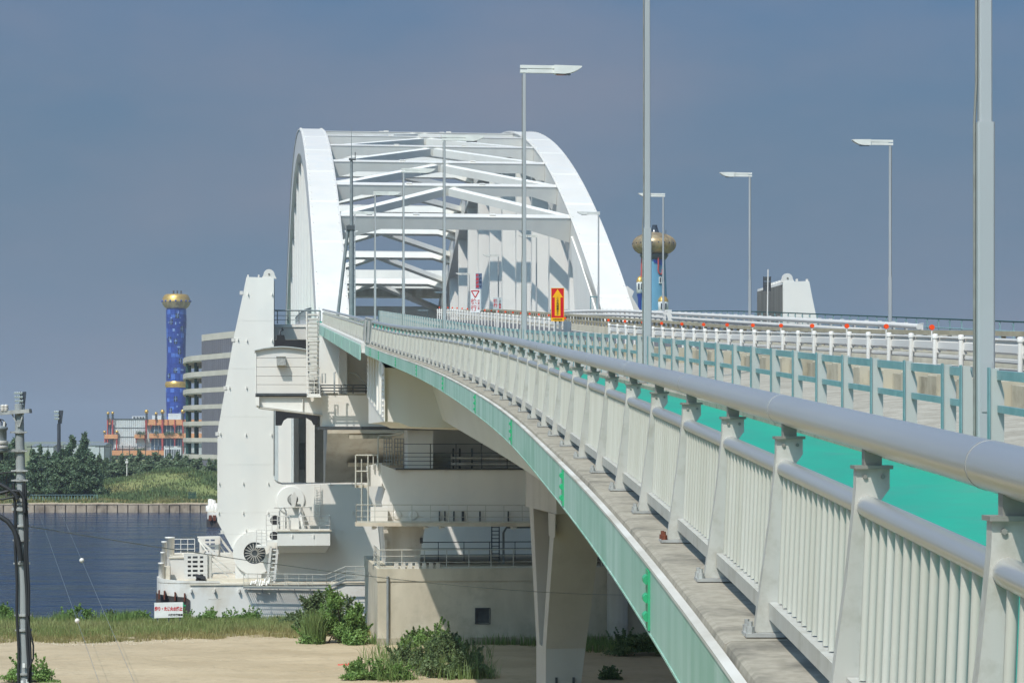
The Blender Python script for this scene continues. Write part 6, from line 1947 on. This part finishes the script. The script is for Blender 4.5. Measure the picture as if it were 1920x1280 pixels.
def ramp_building():
    t = thing('parking_building', 'curved grey multi storey car park with open ramps, left of the fin', 'building', (PXD(400, 0, 780).x, 780, 2.6))
    # outline of the rounded end, from behind round the nose to hidden right end: (px, D)
    ol = [(372, 664), (358, 660), (349, 652), (344.2, 642), (343, 632), (344.5, 622), (349.5, 613), (358, 606), (378, 599), (400, 591), (430, 581), (470, 568), (520, 556)]
    RS = 1.3
    pl = [PXD(x, 0, D*RS) for x, D in ol]
    sub = pl[8:]
    lev = [(670.5, 680), (700.5, 709.5), (730.5, 739), (760.5, 768.5), (790.5, 798), (820.5, 828), (850.5, 858)]
    k = 620*RS/FPX
    def zz(y): return ZC+(HY-y)*k
    cen = PXD(400, 0, 640*RS)
    def wall(pts, z0, z1, nm, mt, th=.45, inset=0.0):
        n = len(pts); vs = []
        for p in pts:
            d = (Vector((cen.x, cen.y, 0))-Vector((p.x, p.y, 0))).normalized()
            a = Vector((p.x, p.y, 0))+d*inset; b = a+d*th
            vs += [(a.x, a.y, z0), (a.x, a.y, z1), (b.x, b.y, z1), (b.x, b.y, z0)]
        fs = []
        for i in range(n-1):
            for q in range(4):
                fs.append((i*4+q, i*4+(q+1) % 4, (i+1)*4+(q+1) % 4, (i+1)*4+q))
        fs += [(3, 2, 1, 0), tuple((n-1)*4+q for q in range(4))]
        return part(nm, MB().add(vs, fs), mt, t)
    for i, (a, b) in enumerate(lev):
        wall(pl, zz(b), zz(a), 'parapet', M['rampwall'])
        n = len(pl)
        back = [Vector((pl[-1].x, 640*RS, 0))]
        ring = [Vector((p.x, p.y, 0)) for p in pl]+back
        ring = [p+(Vector((cen.x, cen.y, 0))-p).normalized()*.4 for p in ring]
        part('floor', MB().prism([(p.x, p.y, zz(b)-.35) for p in ring], (0, 0, .33)), M['rampwall'], t)
        if i < len(lev)-1:
            # cladding as upright sheets between the bands
            z1 = zz(b)-.01; z0 = zz(lev[i+1][0])+.01
            for s0, s1 in zip(sub[:-1], sub[1:]):
                for q in range(8):
                    p = s0.lerp(s1, q/8); r_ = s0.lerp(s1, (q+.93)/8)
                    wall([p, r_], z0, z1, 'sheet', M['clad'], .15, .15)
    wall(sub, zz(645.5), zz(634), 'parapet', M['rampwall'], .5)
    z1 = zz(646); z0 = zz(670)
    for s0, s1 in zip(sub[:-1], sub[1:]):
        for q in range(8): wall([s0.lerp(s1, q/8), s0.lerp(s1, (q+.93)/8)], z0, z1, 'sheet', M['clad'], .15, .2)
    part('end_wall', MB().box(sub[0].x+.1, sub[0].x+.4, sub[0].y+1, 640*RS, 2, zz(636)), M['rampwall'], t)
    ring = [Vector((p.x, p.y, 0)) for p in sub]+[Vector((sub[-1].x, 640*RS, 0)), Vector((sub[0].x+.4, 640*RS, 0))]
    part('roof', MB().prism([(p.x+.3, p.y+.7, zz(640)) for p in ring], (0, 0, .3)), M['rampwall'], t)
    for x, D in ((351, 618), (367, 609), (356, 634), (370, 640)):
        p = PXD(x, 0, D*RS+1.2)
        part('column', MB().box(p.x-.45, p.x+.45, p.y-.45, p.y+.45, 2, zz(672)), M['darkgreen'], t)
    if 0: part('ramp_wall', MB().box(PXD(370, 0, 640*RS).x, PXD(376, 0, 640*RS).x, 628*RS, 650*RS, 2, zz(672)), M['darkgreen'], t)
    part('lower_wall', MB().prism([(p.x, p.y+.8, 2) for p in sub]+[(p.x, p.y+1.2, 2) for p in sub[::-1]], (0, 0, zz(852)-2)), M['clad'], t)
ramp_building()

def right_tower():
    D = 950.0; k = D/FPX
    X = lambda x: (x-HX)*k
    Z = lambda y: ZC+(HY-y)*k
    cx = X(1226.5)
    t = thing('bulb_tower', 'sky blue tower with a bronze onion bulb and small gold domed turrets', 'tower', (cx, D, 2.6))
    part('shaft', MB().lathe([(28*k, 2.5), (25.5*k, Z(600)), (23.5*k, Z(545)), (21.5*k, Z(500)), (20.5*k, Z(482))], (cx, D, 0), 28), M['skyblue'], t)
    part('collar', MB().lathe([(20.6*k, Z(488)), (24*k, Z(484)), (27*k, Z(479)), (27*k, Z(478))], (cx, D, 0), 28), M['dark'], t)
    prof = [(26*k, Z(478.5))]
    for i in range(13):
        a = -pi/2*.78+(pi*.86)*i/12
        prof.append((41*k*max(cos(a), .3)**.9, Z(458.5-22*sin(a))))
    b = part('bulb', MB().lathe(prof, (cx, D, 0), 40), M['bronze'], t)
    for i in range(40):
        a = 2*pi*i/40
        pts = [Vector((cx+cos(a)*r*1.004, D+sin(a)*r*1.004, z)) for r, z in prof[1:12]]
        part('seam', MB().path(pts, .09, 4), M['bronze'], b)
    for i in range(22):
        a = 2*pi*i/22
        part('porthole', MB().ball((cx+cos(a)*40.3*k, D+sin(a)*40.3*k, Z(457)), 1.5*k, 8), M['darkglass'], b)
    part('cap', MB().lathe([(10*k, Z(437.5)), (8.5*k, Z(435.5)), (4.6*k, Z(424)), (4.8*k, Z(422))], (cx+1*k, D, 0), 16), M['darkglass'], t)
    part('aerial', MB().tube((cx+22*k, D, Z(441)), (cx+22*k, D, Z(431)), .12, 5), M['dark'], t)
    # red pipe looping over the front
    def front(x, y, e=.4):
        dx = (x-1226.5)*k; r = 23*k
        return (cx+dx, D-sqrt(max(r*r-dx*dx, 1))-e, Z(y))
    part('red_pipe', MB().path([front(1233, 484), front(1233, 500), front(1232.5, 508), front(1234, 513), front(1238, 516), front(1241, 512), front(1240.5, 506)], 1.6*k, 8), M['redrender'], t)
    part('blue_patch', MB().add([front(1224, 488, .12), front(1240, 488, .12), front(1240, 499, .12), front(1224, 493, .12)], [(0, 1, 2, 3)]), M['blue'], t)
    w = part('window', MB().hexa([front(1234, 532.5, .5), front(1239.5, 532.5, .5), front(1239.5, 532.5, -.5), front(1234, 532.5, -.5), front(1234, 520.5, .5), front(1239.5, 520.5, .5), front(1239.5, 520.5, -.5), front(1234, 520.5, -.5)]), M['signwhite'], t)
    part('pane', MB().hexa([front(1235.6, 530.5, .56), front(1238, 530.5, .56), front(1238, 530.5, .48), front(1235.6, 530.5, .48), front(1235.6, 522, .56), front(1238, 522, .56), front(1238, 522, .48), front(1235.6, 522, .48)]), M['darkglass'], w)
    for x, y0, y1, yd, dd, r in ((1200, 548, 529, 518, -1, 7), (1242, 586, 567, 556, -22, 10)):
        px_ = X(x); py = D+dd*k
        tr = part('turret', MB().lathe([(r*k*.3, Z(y0+4)), (r*k*.95, Z(y0)), (r*k, Z(y1)), (r*k*.95, Z(y1-1))], (px_, py, 0), 18), M['signwhite'], t)
        part('gold_dome', MB().lathe([(r*k*1.03, Z(y1)), (r*k*.95, Z(y1-4)), (r*k*.7, Z(y1-8)), (r*k*.3, Z(yd)), (.05, Z(yd-.5))], (px_, py, 0), 18), M['gold'], tr)
        for q, (a, b_) in enumerate(((-.35, .45), (.45, .7))):
            part('slit_window', MB().box(px_+r*k*a-.35, px_+r*k*a+.25, py-r*k*.99, py-r*k*.8, Z(y0-5), Z(y1+3)), M['darkglass'], tr)
    part('turret_stalk', MB().lathe([(.7, Z(620)), (.9, Z(560)), (1.4, Z(551))], (X(1200), D-1*k, 0), 10), M['blue'], t)
    part('turret_pipe', MB().tube((X(1203), D, Z(522)), (X(1204), D, Z(484)), .5, 8), M['redrender'], t)
right_tower()

def floodlights():
    D = 900.0; k = D/FPX
    for i, (x, y0, yh, w, lb) in enumerate(((38.5, 734, 770, 9.5, 'stadium floodlight mast rising behind the utility pole'), (110.5, 769, 788, 7, 'slim stadium floodlight mast above the pine grove'))):
        X = (x-HX)*k; Z = lambda y: ZC+(HY-y)*k
        t = thing('floodlight_mast', lb, 'floodlight', (X, D, 2.6))
        part('shaft', MB().lathe([(w*.42*k if i == 0 else 3.6*k, 2), (w*.5*k if i == 0 else 3.2*k, Z(yh+6))], (X, D, 0), 10), M['nightsteel'], t)
        hd = part('head_frame', MB().prism([(X-w*.3*k, D, Z(yh+6)), (X+w*.55*k, D, Z(yh+6)), (X+w*k, D, Z(y0)), (X-w*.1*k, D, Z(y0))], (0, 1.5, 0)), M['nightsteel'], t)
        rows = 5 if i == 0 else 3
        for r in range(rows):
            for c in range(4 if i == 0 else 3):
                yy = y0+2+(yh-y0)*r/rows; xx = X+(-w*1.0+c*w*.42+r*w*.07)*k
                part('lamp', MB().tube((xx, D-1.1, Z(yy+1.5)), (xx, D-.2, Z(yy)), .42 if i == 0 else .35, 8), M['signgrey'], hd)
        for r in range(5):
            if i == 0: part('service_light', MB().box(X-.4, X+.4, D-2.4, D-2.2, Z(795+r*9), Z(793+r*9)), M['signgrey'], t)
floodlights()
NL = ['far left, right of the utility pole', 'behind the second pine right of the pole', 'above the low pines', 'right of the slim floodlight mast', 'at the left corner of the coloured plant', 'under the two left gold balls', 'at the left end of the striped wall', 'in front of the striped wall, left half', 'just right of the white camera post', 'in front of the striped wall, right half', 'at the right end of the striped wall', 'below the tall gold ball', 'in front of the low white annexe', 'left of the car park nose', 'in front of the car park cladding', 'beside the white fin']
for i, x in enumerate((59, 74, 90, 119, 187, 196, 207, 230, 243, 258, 273, 297, 318, 341, 372, 390)):
    D = 905.0; p = PXD(x, 834.5, D)
    t = thing('net_pole', 'thin dark net pole '+NL[i], 'pole', (p.x, D, 2.6), 0, 'net poles in front of the far buildings')
    part('shaft', MB().tube((p.x, D, 2.5), (p.x, D, p.z), .16, 5), M['dark'], t)
    part('cross_arm', MB().box(p.x-1.7, p.x+1.7, D-.25, D-.17, p.z-.7, p.z-.4), M['dark'], t)
for i, (x0, x1, y, D) in enumerate(((118, 152, 829, 1500), (165, 195, 831, 1500), (60, 100, 833, 1550))):
    k = D/FPX
    t = thing('far_shed', ('pale grey shed roof right of the slim floodlight mast', 'pale shed roof left of the coloured plant', 'pale shed roof between the utility pole and the slim mast')[i], 'building', ((x0+x1)/2*k-HX*k, D, 2.6), 0, 'sheds behind the pines')
    X0 = (x0-HX)*k; X1 = (x1-HX)*k; z = ZC+(HY-y)*k
    part('wall', MB().box(X0, X1, D, D+30, 2, z-1.2), M['signgrey'], t)
    part('roof', MB().prism([(X0-.5, D-.5, z-1.199), (X0-.5, D+15, z+.6), (X0-.5, D+30.5, z-1.199)], (X1-X0+1, 0, 0)), M['midgrey'], t)

# ------------------------------------------------------------------ utility pole, its gear and the wires
def utility_pole():
    D = 56.0; k = D/FPX
    pt = lambda x, y, d=0.0: Vector(((x-HX)*k, D+d, ZC+(HY-y)*k))
    a = pt(35.5, 757); b = pt(48.5, 1285)
    s = (a-b)/(a.z-b.z)
    base = b+s*(2.9-b.z)
    t = thing('utility_pole', 'leaning grey concrete utility pole with cross arm, transformer and black cables', 'utility pole', tuple(base))
    part('shaft', MB().path([base, b, a], .165, 14, r1=.105), M['polecon'], t)
    part('cross_arm', MB().bar(pt(-30, 777, -.15), pt(60, 770, -.15), .09, .09), M['galv'], t)
    part('end_cap', MB().bar(pt(58, 770.5, -.16), pt(61.5, 770, -.16), .1, .1), M['dark'], t)
    for x in (8, 14, -4):
        part('insulator', MB().lathe([(.03, -.02), (.07, .0), (.04, .03), (.07, .06), (.04, .09), (.07, .12), (.02, .15)], pt(x, 770, -.15), 10), M['insul'], t)
    part('arm_brace', MB().bar(pt(25, 776, -.13), pt(36, 800, -.12), .03, .03).bar(pt(46, 774, -.13), pt(38, 800, -.12), .03, .03), M['galv'], t)
    # strap-on equipment down the pole
    for y in (810, 845, 882, 900, 921, 935, 944, 952, 985, 1012, 1055, 1152, 1180, 1262):
        f = (y-757)/(1285-757); c = a.lerp(b, f)
        part('band', MB().lathe([(.15+.035*f, -.025), (.15+.035*f, .025)], c, 14), M['galv'], t)
        part('bolt', MB().bar(c+Vector((-.2, -.12, 0)), c+Vector((.2, -.12, 0)), .035, .035), M['galv'], t)
    for y, dx in ((845, -12), (938, 13), (955, -16), (955, 16)):
        f = (y-757)/(1285-757); c = a.lerp(b, f)
        part('step_arm', MB().bar(c+Vector((0, -.15, 0)), c+Vector((dx*k, -.15, .02)), .03, .06), M['galv'], t)
    # transformer can hung on the left
    tr = part('transformer', MB().lathe([(.15, 0), (.18, .02), (.18, .10), (.16, .12), (.16, .52), (.19, .55), (.19, .60), (.05, .64)], pt(4, 848, -.25), 18), M['midgrey'], t)
    part('transformer_band', MB().lathe([(.192, .20), (.197, .21), (.197, .27), (.192, .28)], pt(4, 848, -.25), 18), M['insul'], tr)
    part('transformer_band', MB().lathe([(.192, .10), (.197, .11), (.197, .16), (.192, .17)], pt(4, 848, -.25), 18), M['insul'], tr)
    part('bushing', MB().tube(pt(3, 800, -.25), pt(3, 790, -.25), .03, 8).tube(pt(12, 802, -.25), pt(13, 790, -.25), .03, 8), M['insul'], tr)
    part('bottom_fuse', MB().tube(pt(6, 848, -.25), pt(6, 862, -.25), .06, 8), M['dark'], tr)
    part('hanger', MB().bar(pt(12, 846, -.2), pt(38, 844, -.12), .05, .05), M['galv'], t)
    for pts in (((-20, 762), (0, 782), (8, 792), (8, 802)), ((-20, 772), (3, 790), (3, 800)), ((-20, 782), (10, 787), (16, 795), (14, 804))):
        part('lead', MB().path([pt(x, y, -.25) for x, y in pts], .014, 6), M['cable'], t)
    # black cables running down and looping out to the left
    for off, r in ((-.13, .035), (.10, .04), (.15, .03)):
        pts = []
        for y in range(905, 1290, 24):
            f = (y-757)/(1285-757); c = a.lerp(b, f)
            pts.append(c+Vector((off+.012*sin(y*.05+off*20), -.15, 0)))
        pts.append(base+Vector((off, -.15, 0)))
        part('riser_cable', MB().path(pts, r, 8), M['cable'], t)
    for pts, r in ((((-30, 893), (0, 905), (20, 916), (32, 926), (36, 935)), .05), (((-30, 927), (0, 925), (22, 919), (40, 920), (48, 932), (50, 960)), .04), (((-30, 960), (0, 965), (18, 976), (30, 992), (38, 1015), (42, 1050)), .06), (((-30, 937), (10, 935), (32, 930)), .025), (((-30, 890), (10, 886), (32, 884)), .015), (((54, 1150), (60, 1180), (66, 1208), (66, 1232), (58, 1250), (56, 1275)), .022)):
        part('loop_cable', MB().path([pt(x, y, -.22) for x, y in pts], r, 8), M['cable'], t)
    for y, x in ((1245, 48), (1275, 55), (1277, 45)):
        part('tag', MB().box(pt(x, y).x-.03, pt(x, y).x+.03, D-.22, D-.2, pt(x, y+4).z, pt(x, y-4).z), M['signwhite'], t)
utility_pole()
def wire(p0, p1, r, sag, label, n=14):
    pts = []
    for i in range(n+1):
        f = i/n; p = p0.lerp(p1, f); p.z -= sag*4*f*(1-f); pts.append(p)
    return top('wire', MB().path(pts, r, 5), M['midgrey'], tuple(p0), label, 'wire'), pts
pa = [(PXD(77, 873, 596), PXD(261, 1300, 100)), (PXD(52, 902, 596), PXD(192, 1296, 100))]
for i, (p, q_) in enumerate(pa):
    wire(p, q_, .010, 0, ('thin slanting wire carrying the upper white marker ball', 'thin slanting wire carrying the lower white marker ball')[i])
    g = gz(q_.x, q_.y)
    t = thing('wire_post', ('short grey post holding the end of the right slanting wire', 'short grey post holding the end of the left slanting wire')[i], 'post', (q_.x, q_.y+.1, g))
    part('shaft', MB().tube((q_.x, q_.y+.1, g-.1), (q_.x, q_.y+.1, q_.z+.1), .08, 8), M['galv'], t)
for i, (y, lb) in enumerate(((1050, 'white marker ball hanging on the wire in front of the water'), (1163, 'white marker ball hanging on the wire in front of the bank grass'))):
    p, q_ = pa[i]
    y0 = HY-(p.z-ZC)*FPX/p.y; y1 = HY-(q_.z-ZC)*FPX/q_.y
    f = (y-y0)/(y1-y0); inv = (1-f)/p.y+f/q_.y; D = 1/inv
    s = (D-p.y)/(q_.y-p.y); c = p.lerp(q_, s)
    t = thing('marker_ball', lb, 'marker ball', tuple(c), 0, 'marker balls on the wires')
    part('shell', MB().ball(c, 4.6*D/FPX, 14), M['cleanwhite'], t)
wire(PXD(46, 985, 56.2), PXD(1390, 1104, 152), .012, .9, 'dark sagging wire crossing in front of the white hull and pier')
wp = PXD(1390, 1104, 152)
t = thing('wire_post', 'grey post in the shade under the deck holding the long sagging wire', 'post', (wp.x, 152.1, 3.0))
part('shaft', MB().tube((wp.x, 152.1, 2.9), (wp.x, 152.1, wp.z+.2), .1, 8), M['galv'], t)

# ------------------------------------------------------------------ summer haze over the whole place
hz = MB().box(-4200, 4200, -340, 9400, -4, 150)
hm = bpy.data.materials.new('haze'); hm.use_nodes = True
hn = hm.node_tree.nodes; hl = hm.node_tree.links
hn.remove(hn['Principled BSDF'])
pvn = hn.new('ShaderNodeVolumePrincipled')
pvn.inputs['Color'].default_value = (.80, .86, .95, 1)
pvn.inputs['Density'].default_value = .00013
pvn.inputs['Anisotropy'].default_value = .2
hl.new(pvn.outputs['Volume'], hn['Material Output'].inputs['Volume'])
top('haze', hz, hm, (0, 0, 0), kind='stuff')
